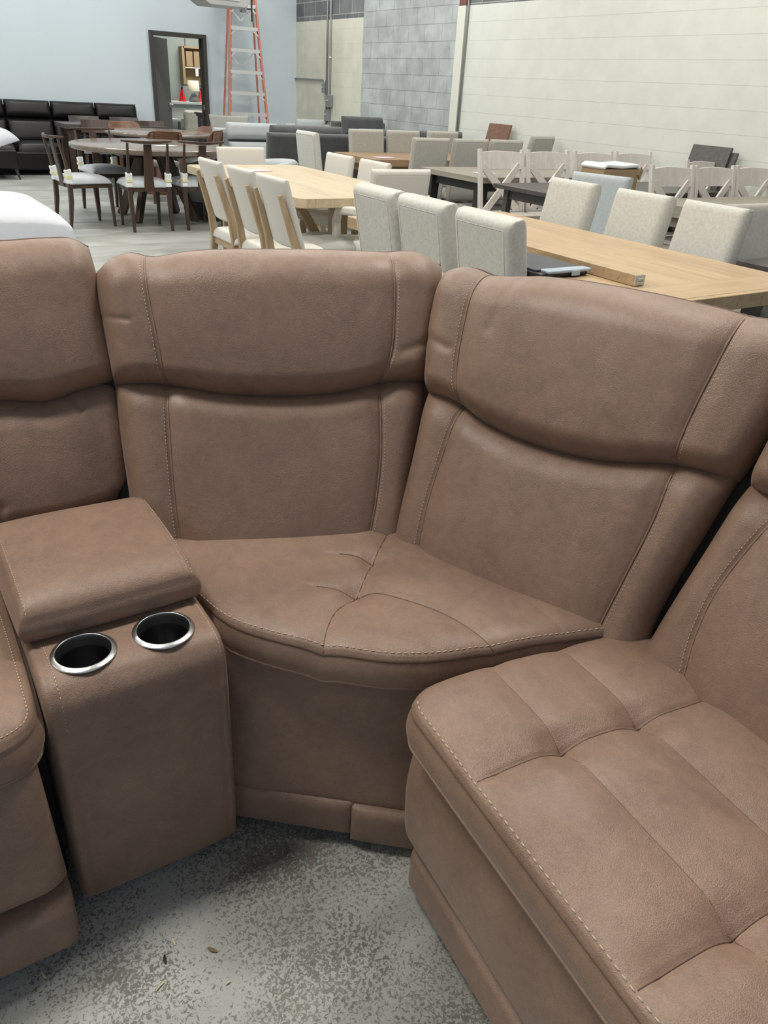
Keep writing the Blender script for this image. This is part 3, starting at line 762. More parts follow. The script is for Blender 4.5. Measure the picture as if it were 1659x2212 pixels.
# lid
frL = Frame((.2295, 1.36, .590), (1, 0, 0), (0, 1, 0), (0, 0, 1))
def hlid(a, b, dl, dr, db, dt):
    return .030*g(dl/.022)*g(dr/.022)*g(db/.055)*g(dt/.06)+.010*np.clip(4*dl*dr/(dl+dr)**2, 0, 1)**.7*np.clip(4*db*dt/(db+dt)**2, 0, 1)-.002*np.exp(-((dl-.020)/.0025)**2)-.002*np.exp(-((dr-.020)/.0025)**2)+wob(a, b, 77, .0018, 20)
lidf = lambda u: -.172+.006*(2*u-1)**2+0*u
lid, s_l, e_l = shell('armrest_lid', frL, lambda v: -.1555-.004*np.sin(PI*v), lambda v: .1555+.002*np.sin(PI*v), lidf, lambda u: .178+0*u, hlid, .046, con, ORG3, 90, 110, bulge=.007, tuck=.004)
stitches(lid, ORG3, [[tuple(frL.at(sx, b, s_l(sx, b)+.0004)) for b in np.linspace(-.163, .165, 60)] for sx in (-.1435, .1465)], r=.0008, step=.0075)
# console backrest
fC = lean_frame((0, 1), 1.540, (1, 0), .35)
def bq(z): return (z-.52)*math.sqrt(1+.35**2)
zq = bq(0.8286)
back_pair(con, ORG3, fC, 0,
    [(bq(0.5636), 0.0764), (bq(0.6648), 0.0727), (zq, 0.0644), (bq(0.9408), 0.0644), (bq(1.1156), 0.0690)],
    [(bq(0.5636), 0.3720), (bq(0.6188), 0.3880), (bq(0.7108), 0.4000), (zq, 0.4010), (bq(0.9408), 0.3950), (bq(1.0328), 0.3956), (bq(1.1156), 0.3938)],
    [(0, bq(0.8258)), (.3, bq(0.8230)), (.5, bq(0.8120)), (.75, bq(0.8258)), (1, bq(0.8350))],
    [(0, bq(1.1174)), (.5, bq(1.1156)), (.75, bq(1.1174)), (.9, bq(1.1138)), (1, bq(1.0972))],
    [(0, bq(0.5728)), (.5, bq(0.5654)), (1, bq(0.5838))],
    [], [], 61, wr=[(.276, bq(0.8258), .299, bq(0.7844), .006, .008), (.34, bq(0.6004), .373, bq(0.6142), .01, .012), (.092, bq(0.5728), .106, bq(0.6188), .012, .012)])

# ---- left recliner section, only its right edge is in view
ORG4 = (-.35, 1.45, 0.)
lrec = thing('recliner_section', 'brown suede recliner section at the left edge, left of the cup holders', 'sofa section', ORG4, group=GRP)
NU, NV = 150, 110
U, V = np.meshgrid(spread(NU, .5), spread(NV, .5), indexing='ij')
WL = .80; XL = -.738
Wd = U*WL; Dp = V*.62
y_in = np.zeros_like(Wd)
for side in (0, 1):
    w = Wd if side == 0 else WL-Wd
    y_in += np.where(w < .07, .07-np.sqrt(np.clip(.07**2-(.07-w)**2, 0, None)), 0)*np.clip(1-Dp/.2, 0, 1)
# outline drawn so that the right front corner stands at x .05
PX = XL+Wd; PY = 1.000+Dp+y_in
PX = PX+.004*np.sin(PI*V)
Z = .505+.024*g(Dp/.06)*g(Wd/.05+.1)*g((WL-Wd)/.05+.1)+.006*g(Dp/.2)+wob(PX, PY, 9, .0015, 14)
seat4, r4, ed4 = free_shell('seat_cushion', PX, PY, Z, .066, lrec, ORG4, NU, NV, .008)
k4 = [i for i in range(2, NU-1+90, 2)]
lr = near_rim(PX, PY, Z, .010, 60, NU-6, 2)
for j in range(6, 95, 2):
    dd = WL-Wd[::-1, j]; f = lambda A: float(np.interp(.012, dd, A[::-1, j])); lr.append((f(PX), f(PY), f(Z)+.0008))
lr = [lr[0]]+[q for p, q in zip(lr[:-1], lr[1:]) if True]
stitches(seat4, ORG4, [lr], r=.0011, step=.0080)
welt(seat4, ORG4, [[tuple(r4[10][i]) for i in k4]], .003)
fF = Frame((0, 1.035, .29), (1, 0, 0), (0, 0, 1), (0, -1, 0))
shell('footrest_panel', fF, lambda v: XL+0*v, lambda v: .056-.010*v, lambda u: -.145+0*u, lambda u: .155+0*u, hfoot, .10, lrec, ORG4, 120, 80)
fT = Frame((0, 1.000, .085), (1, 0, 0), (0, 0, 1), (0, -1, 0))
shell('toe_rail', fT, lambda v: XL+0*v, lambda v: .055+0*v, lambda u: -.055+0*u, lambda u: .062+0*u, htoe, .05, lrec, ORG4, 60, 40)
mb = MB(); mb.box((-.33, 1.42, .24), (.79, .60, .38)); build('base', MBshift(mb, ORG4), 'black', lrec)
fD = lean_frame((0, 1), 1.540, (1, 0), .35)
back_pair(lrec, ORG4, fD, 0,
    [(bq(.52), -.75), (zq, -.76), (bq(1.11), -.75)], [(bq(.52), .050), (zq, .048), (bq(1.11), .048)],
    [(0, zq), (.5, zq-.02), (1, zq)], [(0, bq(1.08)), (.5, bq(1.11)), (1, bq(1.10))], [(0, bq(.55)), (1, bq(.55))],
    [], [], 71)
# ------------------------------------------------------------------ the room
XR, YB, XLft, YF, ZC = 7.10, 14.333, -7.5, -7.0, 4.6
mb = MB(); mb.box(((XR+XLft)/2, (YB+YF)/2, -.05), (XR-XLft+.4, YB-YF+.4, .1)); struct(build('floor', mb, 'floor'))
mb = MB(); mb.box(((XR+XLft)/2, (YB+YF)/2, ZC+.05), (XR-XLft+.4, YB-YF+.4, .1)); struct(build('ceiling', mb, 'ceil'))
# right wall: painted and bare block areas side by side, each with its own finish
ZP = 2.418
mb = MB(); mb.box((XR+.1, (9.41+YF)/2, ZP/2), (.2, 9.41-YF, ZP)); struct(build('wall_right', mb, 'cream'))
mb = MB(); mb.box((XR+.104, (9.41+YF)/2, (ZC+ZP)/2), (.2, 9.41-YF, ZC-ZP)); struct(build('wall_right', mb, 'darkblock'))
mb = MB(); mb.box((XR+.104, (12.03+9.41)/2, ZC/2), (.2, 12.03-9.41, ZC)); struct(build('wall_right', mb, 'greyblock'))
mb = MB(); mb.box((XR+.1, (YB+12.03)/2, 2.372/2), (.2, YB-12.03, 2.372)); struct(build('wall_right', mb, 'cream2'))
mb = MB(); mb.box((XR+.104, (YB+12.03)/2, (ZC+2.372)/2), (.2, YB-12.03, ZC-2.372)); struct(build('wall_right', mb, 'darkblock'))
mb = MB(); mb.box((XR-.012, 9.515, ZP/2), (.024, .165, ZP)); struct(build('trim_1', mb, 'creampaint', bevel=.004))
mb = MB(); mb.box((XR-.012, 9.505, (ZC+ZP)/2), (.024, .15, ZC-ZP)); struct(build('trim_2', mb, 'redsteel', bevel=.004))
mb = MB(); mb.tube([(XR-.02, 9.385, .02), (XR-.02, 9.385, ZC)], .014, 10); struct(build('trim_3', mb, 'conduit', smooth=True))
# blue wall with the door opening
DX0, DX1, DZ = 4.474, 5.425, 2.055
mb = MB()
mb.box(((XLft+DX0)/2, YB+.08, ZC/2), (DX0-XLft, .16, ZC)); mb.box(((XR+.2+DX1)/2, YB+.08, ZC/2), (XR+.2-DX1, .16, ZC)); mb.box(((DX0+DX1)/2, YB+.08, (ZC+DZ)/2), (DX1-DX0, .16, ZC-DZ))
struct(build('wall_back', mb, 'bluewall'))
mb = MB(); mb.box((XLft-.1, (YB+YF)/2, ZC/2), (.2, YB-YF, ZC)); struct(build('wall_left', mb, 'ceil'))
# wall behind the viewer, with a wide daylight opening
mb = MB()
mb.box((-5.9, YF-.1, ZC/2), (3.2, .2, ZC)); mb.box((4.9, YF-.1, ZC/2), (4.4, .2, ZC)); mb.box((-.8, YF-.1, .2), (7.0, .2, .4)); mb.box((-.8, YF-.1, 4.0), (7.0, .2, 1.2))
struct(build('wall_front', mb, 'ceil'))
# door
dr = thing('door_1', 'open grey-brown door in a dark frame in the pale blue wall', 'door', (DX0+.05, YB, 0)); dr['kind'] = 'structure'
def off(mb, o): return MBshift(mb, o)
do = (DX0+.05, YB, 0)
mb = MB()
for x in (DX0+.03, DX1-.03): mb.box((x, YB+.06, DZ/2), (.06, .22, DZ))
mb.box(((DX0+DX1)/2, YB+.06, DZ-.03), (DX1-DX0-.12, .22, .06))
mb.box((DX1-.068, YB+.10, DZ/2-.03), (.016, .05, DZ-.06))
build('door_frame', off(mb, do), 'frame', dr, bevel=.004)
ang = R(53); hx, hy = DX0+.068, YB+.145; ca, sa = math.cos(ang), math.sin(ang)
def dp(s, t, z): return (hx+ca*s-sa*t, hy+sa*s+ca*t, z)
mb = MB(); mb.bar(dp(.0, .022, .99+.012), dp(.83, .022, .99+.012), .044, 1.965); lf = build('door_leaf', off(mb, do), 'leaf', dr, bevel=.003)
mb = MB(); mb.tube([dp(.77, -.002, .985), dp(.77, -.05, .985)], .013); mb.tube([dp(.775, -.05, .985), dp(.66, -.055, .985)], .010)
mb.tube([dp(.77, .046, .985), dp(.77, .09, .985)], .013); mb.tube([dp(.775, .09, .985), dp(.66, .095, .985)], .010); mb.box(dp(.77, .022, .985), (.07, .07, .06), ang)
build('door_handle', off(mb, do), 'alu', lf, smooth=True, label='silver lever handle')
for z, h in ((1.88, .24), (1.66, .12), (1.02, .14), (.62, .12)):
    mb = MB(); mb.box((DX0+.064, YB+.03, z), (.012, .06, h)); build('hinge', off(mb, do), 'alu', dr, bevel=.002)
mb = MB(); mb.box((DX1-.062, YB+.05, .985), (.006, .03, .07)); build('strike_plate', off(mb, do), 'alu', dr)
# the room beyond the door
BY = 17.3
mb = MB(); mb.box((6.0, BY+.1, 1.5), (7, .2, 3)); struct(build('wall_beyond', mb, 'backroom'))
mb = MB(); mb.box((8.6, (YB+BY)/2+.1, 1.5), (.1, BY-YB-.2, 3)); struct(build('wall_beyond', mb, 'backroom'))
mb = MB(); mb.box((3.4, (YB+BY)/2+.1, 1.5), (.1, BY-YB-.2, 3)); struct(build('wall_beyond', mb, 'backroom'))
mb = MB(); mb.box((6.0, (YB+BY)/2+.1, -.05), (5.3, BY-YB, .1)); struct(build('floor', mb, 'floor'))
mb = MB(); mb.box((6.0, (YB+BY)/2+.1, 2.95), (5.3, BY-YB, .1)); struct(build('ceiling', mb, 'ceil'))
mb = MB(); mb.tube([(6.12, BY-.01, 1.9), (6.12, BY-.01, 2.8)], .012); struct(build('trim_4', mb, 'conduit'))
bx = thing('wall_cabinet', 'open kraft brown box unit with small shelf on the wall beyond the door', 'cabinet', (6.22, BY-.1, 1.3))
mb = MB(); mb.box((-.0, .085, .33), (.46, .02, .66)); mb.box((-.215, 0, .33), (.05, .18, .66)); mb.box((.215, 0, .33), (.05, .18, .66)); mb.box((0, 0, .645), (.44, .18, .03)); build('carcass', mb, 'card', bx, bevel=.003)
mb = MB(); mb.box((0, -.02, .30), (.38, .14, .015)); build('shelf', mb, 'paper', bx)
mb = MB(); mb.box((-.09, -.03, .45), (.13, .10, .26)); mb.box((.06, -.03, .45), (.11, .10, .27)); build('panel', mb, 'card', bx, bevel=.003)
mb = MB(); mb.box((.05, -.07, .22), (.06, .03, .13)); build('bracket', mb, 'paper', bx, bevel=.003)
ct = thing('counter', 'white-topped pale cabinet under the lamp in the room beyond the door', 'counter', (6.05, 16.75, 0))
mb = MB(); mb.box((0, 0, .985), (1.6, .55, .045)); build('worktop', mb, 'counter', ct, bevel=.004)
mb = MB(); mb.box((0, .03, .80), (1.5, .48, .32)); mb.box((-.7, 0, .34), (.06, .4, .68)); mb.box((.7, 0, .34), (.06, .4, .68)); build('cabinet_body', mb, 'chest', ct, bevel=.004)
mb = MB(); mb.box((0, -.22, .80), (1.3, .015, .20)); build('drawer', mb, 'counter', ct, bevel=.003)
lp = thing('table_lamp', 'small lamp with cream drum shade and grey glass base on the counter beyond the door', 'lamp', (5.99, 16.6, 1.008))
mb = MB(); mb.lathe([(.085, 0), (.10, .02), (.095, .06), (.05, .13), (.022, .17), (.012, .19)], seg=24, caps=(True, True)); build('lamp_base', mb, 'glassy', lp, smooth=True)
mb = MB(); mb.lathe([(.118, .19), (.105, .37), (.103, .37), (.116, .19)], seg=28); build('lamp_shade', mb, 'shade', lp, smooth=True)
js = thing('jack_stand', 'red steel jack stand at the left end of the counter beyond the door', 'jack stand', (5.755, 16.6, 1.008))
mb = MB(); mb.lathe([(.085, 0), (.075, .01), (.032, .16), (.030, .20)], seg=4, caps=(True, True)); build('stand_body', mb, 'red', js, bevel=.004)
mb = MB(); mb.tube([(0, 0, .18), (0, 0, .245)], .018); build('post', mb, 'plastic', js); 
dup(js, (6.13, 16.62, 1.008), .6, 'red steel jack stand right of the lamp, partly hidden by it')
hb = MB(); hb.tube([(0, 0, 0), (.0, 0, .10), (.06, 0, .16), (.13, 0, .12), (.15, 0, 0)], .012); tag(build('hose', MBshift(hb, (0, 0, 0)), 'paper', smooth=True), 'white curved hose at the right end of the counter beyond the door', 'hose').location = (6.22, 16.66, 1.01)
mb = MB(); mb.box((0, 0, 0), (.40, .12, .36)); o = build('cushion', mb, 'cushion', bevel=.055, seg=5); o.location = (5.75, 16.0, .70); o.rotation_euler = (R(-8), 0, R(4)); tag(o, 'cream patterned cushion seen through the door below the counter', 'cushion')
st = thing('seat_bench', 'pale bench under the cream cushion beyond the door', 'bench', (5.74, 16.05, .08))
mb = MB(); mb.box((0, 0, .38), (.60, .45, .12)); build('seat', mb, 'counter', st, bevel=.02); mb = MB()
for x in (-.26, .26):
    lg = MB(); lg.box((x, -.18, .12), (.05, .05, .40)); build('leg', lg, 'leaf', st)
sl = thing('side_table', 'small white side table just behind the open door', 'table', (5.26, 15.95, .05))
mb = MB(); mb.box((0, 0, .66), (.32, .36, .04)); build('tabletop', mb, 'counter', sl, bevel=.004)
for x in (-.13, .13):
    lg = MB(); lg.box((x, -.14, .295), (.04, .04, .69)); build('leg', lg, 'leaf', sl)
cb = thing('mantel_post', 'dark grey moulded post standing inside the doorway', 'post', (5.56, 15.0, 0))
mb = MB(); mb.box((0, 0, .41), (.15, .15, .82)); build('shaft', mb, 'column', cb, bevel=.004)
mb = MB(); mb.box((0, 0, .84), (.19, .19, .03)); mb.box((0, 0, .872), (.24, .24, .03)); build('cap', mb, 'column', cb, bevel=.006)

# conduits and boxes on the patched cream wall
mb = MB(); mb.tube([(XR-.018, 13.15, .4), (XR-.018, 13.15, ZC)], .017, 10); tag(build('conduit', mb, 'conduit', smooth=True), 'thicker galvanised conduit running down the cream wall, left of the pair', 'conduit')
mb = MB(); mb.tube([(XR-.02, 13.035, 1.30), (XR-.02, 13.035, ZC)], .016, 10); mb.tube([(XR-.02, 13.035, 1.82), (XR-.02, 13.035, 1.85)], .023, 10); tag(build('conduit', mb, 'alu', smooth=True), 'bright galvanised conduit running from the ceiling into the upper grey switch box', 'conduit')
mb = MB(); mb.tube([(XR-.022, YB-.002, 1.512), (XR-.022, 13.26, 1.512), (XR-.022, 13.21, 1.49), (XR-.022, 13.20, 1.44)], .013, 10); tag(build('conduit', mb, 'conduit', smooth=True), 'thin horizontal conduit running left to the blue wall', 'conduit')
mb = MB(); mb.tube([(XR-.02, 13.04, 1.22), (XR-.02, 13.06, 1.08)], .012, 8); tag(build('conduit', mb, 'conduit', smooth=True), 'short conduit joining the two grey switch boxes', 'conduit')
for (y, z, w, h, lab) in ((13.20, 1.39, .075, .14, 'small grey junction box at the end of the horizontal conduit'), (13.02, 1.20, .15, .18, 'upper grey switch box on the cream wall'), (13.07, .985, .12, .17, 'lower grey switch box on the cream wall')):
    t = thing('switch_box', lab, 'electrical box', (XR, y, z))
    mb = MB(); mb.box((-.035, 0, 0), (.07, w, h)); build('box_body', mb, 'boxgrey', t, bevel=.006)
    mb = MB(); mb.box((-.073, .01, .01), (.012, w*.45, h*.12)); build('switch', mb, 'alu', t, bevel=.002)
# heater at the top of the picture
ht = thing('unit_heater', 'grey hanging box heater at the top edge above the ladder', 'heater', (5.17, 12.9, 2.365))
mb = MB(); pr = [(-.42, .62), (-.42, .07), (-.30, 0), (.26, 0), (.30, .05), (.30, .62)]
vs = [(x, -.30, z) for x, z in pr]+[(x, .25, z) for x, z in pr]; n = len(pr)
mb.add(vs, [tuple(range(n)), tuple(reversed(range(n, 2*n)))]+[(i, n+i, n+(i+1) % n, (i+1) % n) for i in range(n)]); build('housing', mb, 'alu', ht, bevel=.008)
mb = MB(); mb.box((-.10, -.31, .17), (.50, .02, .20)); build('front_cover', mb, 'counter', ht, bevel=.004)
mb = MB(); mb.tube([(-.3, 0, .62), (-.3, 0, 2.1)], .012); mb.tube([(.2, 0, .62), (.2, 0, 2.1)], .012); build('hanger_rods', mb, 'conduit', ht)
sp = thing('spotlight', 'small chrome spotlight on a dark bracket beside the hanging heater', 'light', (5.50, 12.9, 2.34))
mb = MB(); mb.lathe([(.0, -.02), (.045, -.01), (.062, .04), (.062, .09), (.05, .12), (.0, .13)], seg=20); build('lamp_head', mb, 'steel', sp, smooth=True)
mb = MB(); mb.bar((.14, 0, -.12), (.14, 0, .6), .022, .022); mb.bar((.05, 0, .04), (.14, 0, .04), .02, .02); build('bracket', mb, 'frame', sp, bevel=.003)

# stepladder against the blue wall
ld = thing('stepladder', 'tall orange fibreglass stepladder with aluminium treads standing by the blue wall', 'ladder', (5.86, 13.72, 0), -.22)
zt = 3.05
def lx(z, s): return s*(.165+(.385-.165)*(1-z/zt)) - .03+(.02 if s < 0 else 0)*(1-z/zt)
for s in (-1, 1):
    mb = MB(); mb.bar((lx(0, s), -.42, 0), (lx(zt, s), -.02, zt), .030, .085, up=(0, 1, 0)); mb.bar((lx(0, s)-s*.018, -.42, 0), (lx(zt, s)-s*.018, -.02, zt), .02, .02, up=(0, 1, 0)); build('front_rail', mb, 'fiber', ld, bevel=.004)
    mb = MB(); mb.bar((lx(0, s)*.97, .46, 0), (lx(zt, s)*.97, .06, zt), .026, .05, up=(0, 1, 0)); build('rear_rail', mb, 'fiber', ld, bevel=.004)
for k in range(1, 10):
    z = .04+k*.305; y = -.42+.40*z/zt
    mb = MB(); mb.box(((lx(z, 1)+lx(z, -1))/2, y, z), (lx(z, 1)-lx(z, -1), .085, .012)); mb.box(((lx(z, 1)+lx(z, -1))/2, y-.04, z-.018), (lx(z, 1)-lx(z, -1), .006, .045))
    for s in (-1, 1): mb.bar((lx(z, s)-s*.10, y-.035, z-.03), (lx(z-.09, s)-s*.01, y-.045, z-.11), .004, .018)
    build('step', mb, 'alu', ld)
for k in range(2, 9, 2):
    z = .04+k*.305; y = .46-.40*z/zt
    mb = MB(); mb.box(((lx(z, 1)+lx(z, -1))/2, y, z), ((lx(z, 1)-lx(z, -1))*.97, .01, .03)); mb.bar((lx(z, -1), y, z), (lx(z, -1)+.2, y, z-.2), .01, .02); mb.bar((lx(z, 1), y, z), (lx(z, 1)-.2, y, z-.2), .01, .02); build('rear_brace', mb, 'alu', ld)
mb = MB(); mb.box((-.03, .02, zt+.02), (.42, .30, .05)); build('top_cap', mb, 'fiber', ld, bevel=.01)

# ------------------------------------------------------------------ chair kits (local: front is +Y, origin on the floor under the seat)
def seatpad(w, d, z0, z1, r=.05, dome=.02, n=14, wf=1.0):
    """rounded upholstered pad"""
    mb = MB(); nu = nv = 22; S = spread(nu, .7); vs = []; fs = []
    for i, u in enumerate(S):
        for j, v in enumerate(S):
            k = wf+(1-wf)*(1-v) if wf != 1 else 1
            ww = w*(1+(wf-1)*v); x = (u-.5)*ww; y = (v-.5)*d
            e = float(g(min(u, 1-u)*w/r)*g(min(v, 1-v)*d/r)); vs.append((x, y, z0+(z1-z0-dome)*e+dome*(16*u*(1-u)*v*(1-v))**.6))
    for i in range(nu-1):
        for j in range(nv-1): a = i*nv+j; fs.append((a, a+nv, a+nv+1, a+1))
    b = len(vs)
    lp = [i*nv for i in range(nu)]+[(nu-1)*nv+j for j in range(1, nv)]+[i*nv+nv-1 for i in range(nu-2, -1, -1)]+[j for j in range(nv-2, 0, -1)]
    for i in lp: vs.append((vs[i][0], vs[i][1], z0-.012))
    n = len(lp)
    for i in range(n): fs.append((lp[i], b+i, b+(i+1) % n, lp[(i+1) % n]))
    fs.append(tuple(range(b, b+n)))
    return mb.add(vs, fs)
def leanbox(w, h, t, y0, z0, lean, r=.0, top_curve=0.0, wtop=1.0, nx=10, nz=12, bow=0.0, puff=0.0):
    """padded panel leaning back; returns MB"""
    if r > 0: nx = nz = 26
    mb = MB(); vs = []; fs = []; S = spread(nx, .9 if r > 0 else .5); T = spread(nz, .9 if r > 0 else .5)
    for side in (1, -1):
        for tt_ in T:
            for s in S:
                hw = w*(1+(wtop-1)*tt_); x = (s-.5)*hw; z = tt_*h+top_curve*tt_*(4*s*(1-s)-1)
                ht = t/2
                if r > 0: ht = t/2-r+r*float(g(min(s, 1-s)*hw/r)*g(min(tt_, 1-tt_)*h/r))+puff*(16*s*(1-s)*tt_*(1-tt_))**.7
                yy = side*ht - bow*(4*s*(1-s))
                vs.append((x, y0-math.sin(lean)*z+math.cos(lean)*yy, z0+math.cos(lean)*z+math.sin(lean)*yy))
    k = nx*nz
    for i in range(nz-1):
        for j in range(nx-1):
            a = i*nx+j; fs.append((a, a+nx, a+nx+1, a+1)); fs.append((k+a, k+a+1, k+a+nx+1, k+a+nx))
    for j in range(nx-1): fs.append((j, j+1, k+j+1, k+j)); a = (nz-1)*nx+j; fs.append((a, k+a, k+a+1, a+1))
    for i in range(nz-1): a = i*nx; fs.append((a, k+a, k+a+nx, a+nx)); a = i*nx+nx-1; fs.append((a, a+nx, k+a+nx, k+a))
    return mb.add(vs, fs)

def parsons(w=.42, h=.98, fab='linen', leg='oakleg', lean=9, th=.075, wtop=1.0, arms=False):
    t = thing('upholstered_dining_chair', '', 'chair')
    build('seat', seatpad(w+.02, .46, .40, .495, .035, .015), fab, t, smooth=True)
    L = (h-.36)/math.cos(R(lean))
    bk = build('backrest', leanbox(w, L, th, -.205, .36, R(lean), r=min(.036, th*.46), wtop=wtop), fab, t, smooth=True)
    # seam welt around the rear face
    mb = MB(); pts = []
    bq_ = .036 if th > .08 else .026
    for s, z in ((-.5, .05), (-.5, L-bq_-.008), (-.49, L-bq_-.002), (-.47, L-bq_), (.47, L-bq_), (.49, L-bq_-.002), (.5, L-bq_-.008), (.5, .05)):
        x = s*(w-2*bq_)*(1+(wtop-1)*z/L); yy = -th/2+.0005
        pts.append((x, -.205-math.sin(R(lean))*z+math.cos(R(lean))*yy, .36+math.cos(R(lean))*z+math.sin(R(lean))*yy))
    mb.tube(pts, .0022, 6); build('piping', mb, fab, bk, smooth=True)
    for sx in (-1, 1):
        mb = MB(); mb.bar((sx*(w/2-.03), .19, .40), (sx*(w/2-.03), .20, 0), .045, .045, .03, .03); build('leg', mb, leg, t, bevel=.003)
        mb = MB(); mb.bar((sx*(w/2-.03), -.19, .40), (sx*(w/2-.03), -.26, 0), .045, .045, .03, .03); build('leg', mb, leg, t, bevel=.003)
    if arms:
        for sx in (-1, 1):
            mb = MB(); mb.path([(sx*(w/2+.02), -.26, .70), (sx*(w/2+.03), -.10, .69), (sx*(w/2+.03), .08, .67), (sx*(w/2+.03), .11, .60), (sx*(w/2+.02), .12, .42)], .055, .055); build('armrest', mb, fab, t, bevel=.018, seg=4)
    return t

def oak_chair():
    t = thing('oak_frame_dining_chair', '', 'chair'); w = .42
    build('seat', seatpad(w+.03, .44, .43, .49, .035, .018), 'cream_fab', t, smooth=True)
    mb = MB()
    mb.box((0, .20, .40), (w, .022, .06)); mb.box((0, -.20, .40), (w, .022, .06)); mb.box((-w/2+.01, 0, .40), (.022, .40, .06)); mb.box((w/2-.01, 0, .40), (.022, .40, .06)); build('seat_frame', mb, 'oakleg', t, bevel=.003)
    for sx in (-1, 1):
        x = sx*(w/2-.015)
        mb = MB(); mb.bar((x, .20, .43), (x, .21, 0), .04, .04, .028, .028); build('leg', mb, 'oakleg', t, bevel=.004)
        mb = MB(); mb.path([(x, -.30, 0), (x, -.225, .22), (x, -.20, .42), (x*.96, -.225, .58), (x*.90, -.275, .74), (x*.88, -.315, .86)], [.030, .04, .055, .045, .034, .022], [.035, .036, .036, .034, .032, .03], up=(1, 0, 0)); build('rear_post', mb, 'oakleg', t, bevel=.006)
    bk = build('backrest', leanbox(w-.02, .41, .038, -.175, .56, R(16), r=.018, bow=.03, top_curve=.015), 'cream_fab', t, smooth=True)
    return t

def t_chair():
    t = thing('dark_wood_dining_chair', '', 'chair'); w = .45
    build('seat', seatpad(w-.01, .43, .43, .50, .06, .03), 'seatblue', t, smooth=True)
    mb = MB(); mb.box((0, .195, .405), (w-.04, .024, .055)); mb.box((0, -.195, .405), (w-.06, .024, .055)); mb.box((-w/2+.03, 0, .405), (.024, .38, .055)); mb.box((w/2-.03, 0, .405), (.024, .38, .055)); build('seat_frame', mb, 'espresso', t, bevel=.003)
    for sx in (-1, 1):
        x = sx*(w/2-.028)
        mb = MB(); mb.bar((x, .20, .43), (x, .215, 0), .042, .042, .026, .026); build('leg', mb, 'espresso', t, bevel=.004)
        mb = MB(); mb.path([(x, -.25, 0), (x, -.215, .25), (x, -.205, .46), (x, -.225, .62), (x, -.27, .83)], [.028, .042, .044, .026, .022], [.028, .042, .042, .026, .022], up=(1, 0, 0)); build('rear_post', mb, 'espresso', t, bevel=.004)
        wr = MB(); wr.path([(x, -.207, .425), (x, -.207, .47), (x, -.211, .52), (x, -.218, .555)], [.058, .05, .056, .060], [.058, .05, .056, .060], up=(1, 0, 0)); f = build('foam_wrap', wr, 'foam', t, bevel=.006)
        tp = MB(); tp.path([(x, -.210, .475), (x, -.2125, .50)], .060, .060, up=(1, 0, 0)); build('tape', tp, 'tape', f)
    mb = MB(); mb.path([(0, -.205, .38), (0, -.225, .55), (0, -.262, .82)], [.018, .018, .018], [.105, .088, .078], up=(1, 0, 0)); build('back_splat', mb, 'espresso', t, bevel=.004)
    mb = MB(); n = 15; vs = []; fs = []
    for i in range(n):
        s = i/(n-1)*2-1; x = s*(w/2+.025); y = -.30+.07*s*s; zz = .852+.004*abs(s); hh = .028-.013*s*s
        for dy, dz in ((-.012, -hh), (.014, -hh), (.014, 0), (-.012, 0)): vs.append((x, y+dy-.01, zz+dz))
    for i in range(n-1):
        for k in range(4): a = i*4+k; b = i*4+(k+1) % 4; fs.append((a, a+4, b+4, b))
    fs += [(0, 1, 2, 3), tuple((n-1)*4+k for k in (3, 2, 1, 0))]; mb.add(vs, fs); build('top_rail', mb, 'espresso', t, bevel=.004)
    return t

def curved_chair(m='walnut', seat='darkseat', round_=True):
    t = thing('curved_back_dining_chair', '', 'chair'); w = .44
    build('seat', seatpad(w, .42, .43, .49, .05, .02), seat, t, smooth=True)
    for sx in (-1, 1):
        x = sx*(w/2-.03)
        mb = MB(); mb.bar((x, .18, .43), (x*1.05, .21, 0), .04, .04, .026, .026); build('leg', mb, m, t, bevel=.004)
        mb = MB(); mb.path([(x*1.05, -.25, 0), (x, -.20, .43), (x*.9, -.26, .80)], [.03, .04, .026], [.03, .04, .026], up=(1, 0, 0)); build('rear_post', mb, m, t, bevel=.004)
    mb = MB(); n = 21; nz = 7; vs = []; fs = []
    for side in (0, 1):
        for i in range(n):
            s = i/(n-1)*2-1; e = (1-abs(s)**6)**.5 if round_ else 1
            for j in range(nz):
                q = j/(nz-1); zz = .745+(q-.5)*.17*(.35+.65*e); x = s*w/2; y = -.275+.085*s*s+(.012 if side else -.010)-.05*(q-.5)
                vs.append((x, y, zz))
    k = n*nz
    for i in range(n-1):
        for j in range(nz-1): a = i*nz+j; fs.append((a, a+1, a+nz+1, a+nz)); fs.append((k+a, k+a+nz, k+a+nz+1, k+a+1))
        a = i*nz; fs.append((a, a+nz, k+a+nz, k+a)); a = i*nz+nz-1; fs.append((a, k+a, k+a+nz, a+nz))
    for j in range(nz-1): fs.append((j, k+j, k+j+1, j+1)); a = (n-1)*nz+j; fs.append((a, a+1, k+a+1, k+a))
    mb.add(vs, fs); build('backrest', mb, m, t, bevel=.004)
    return t

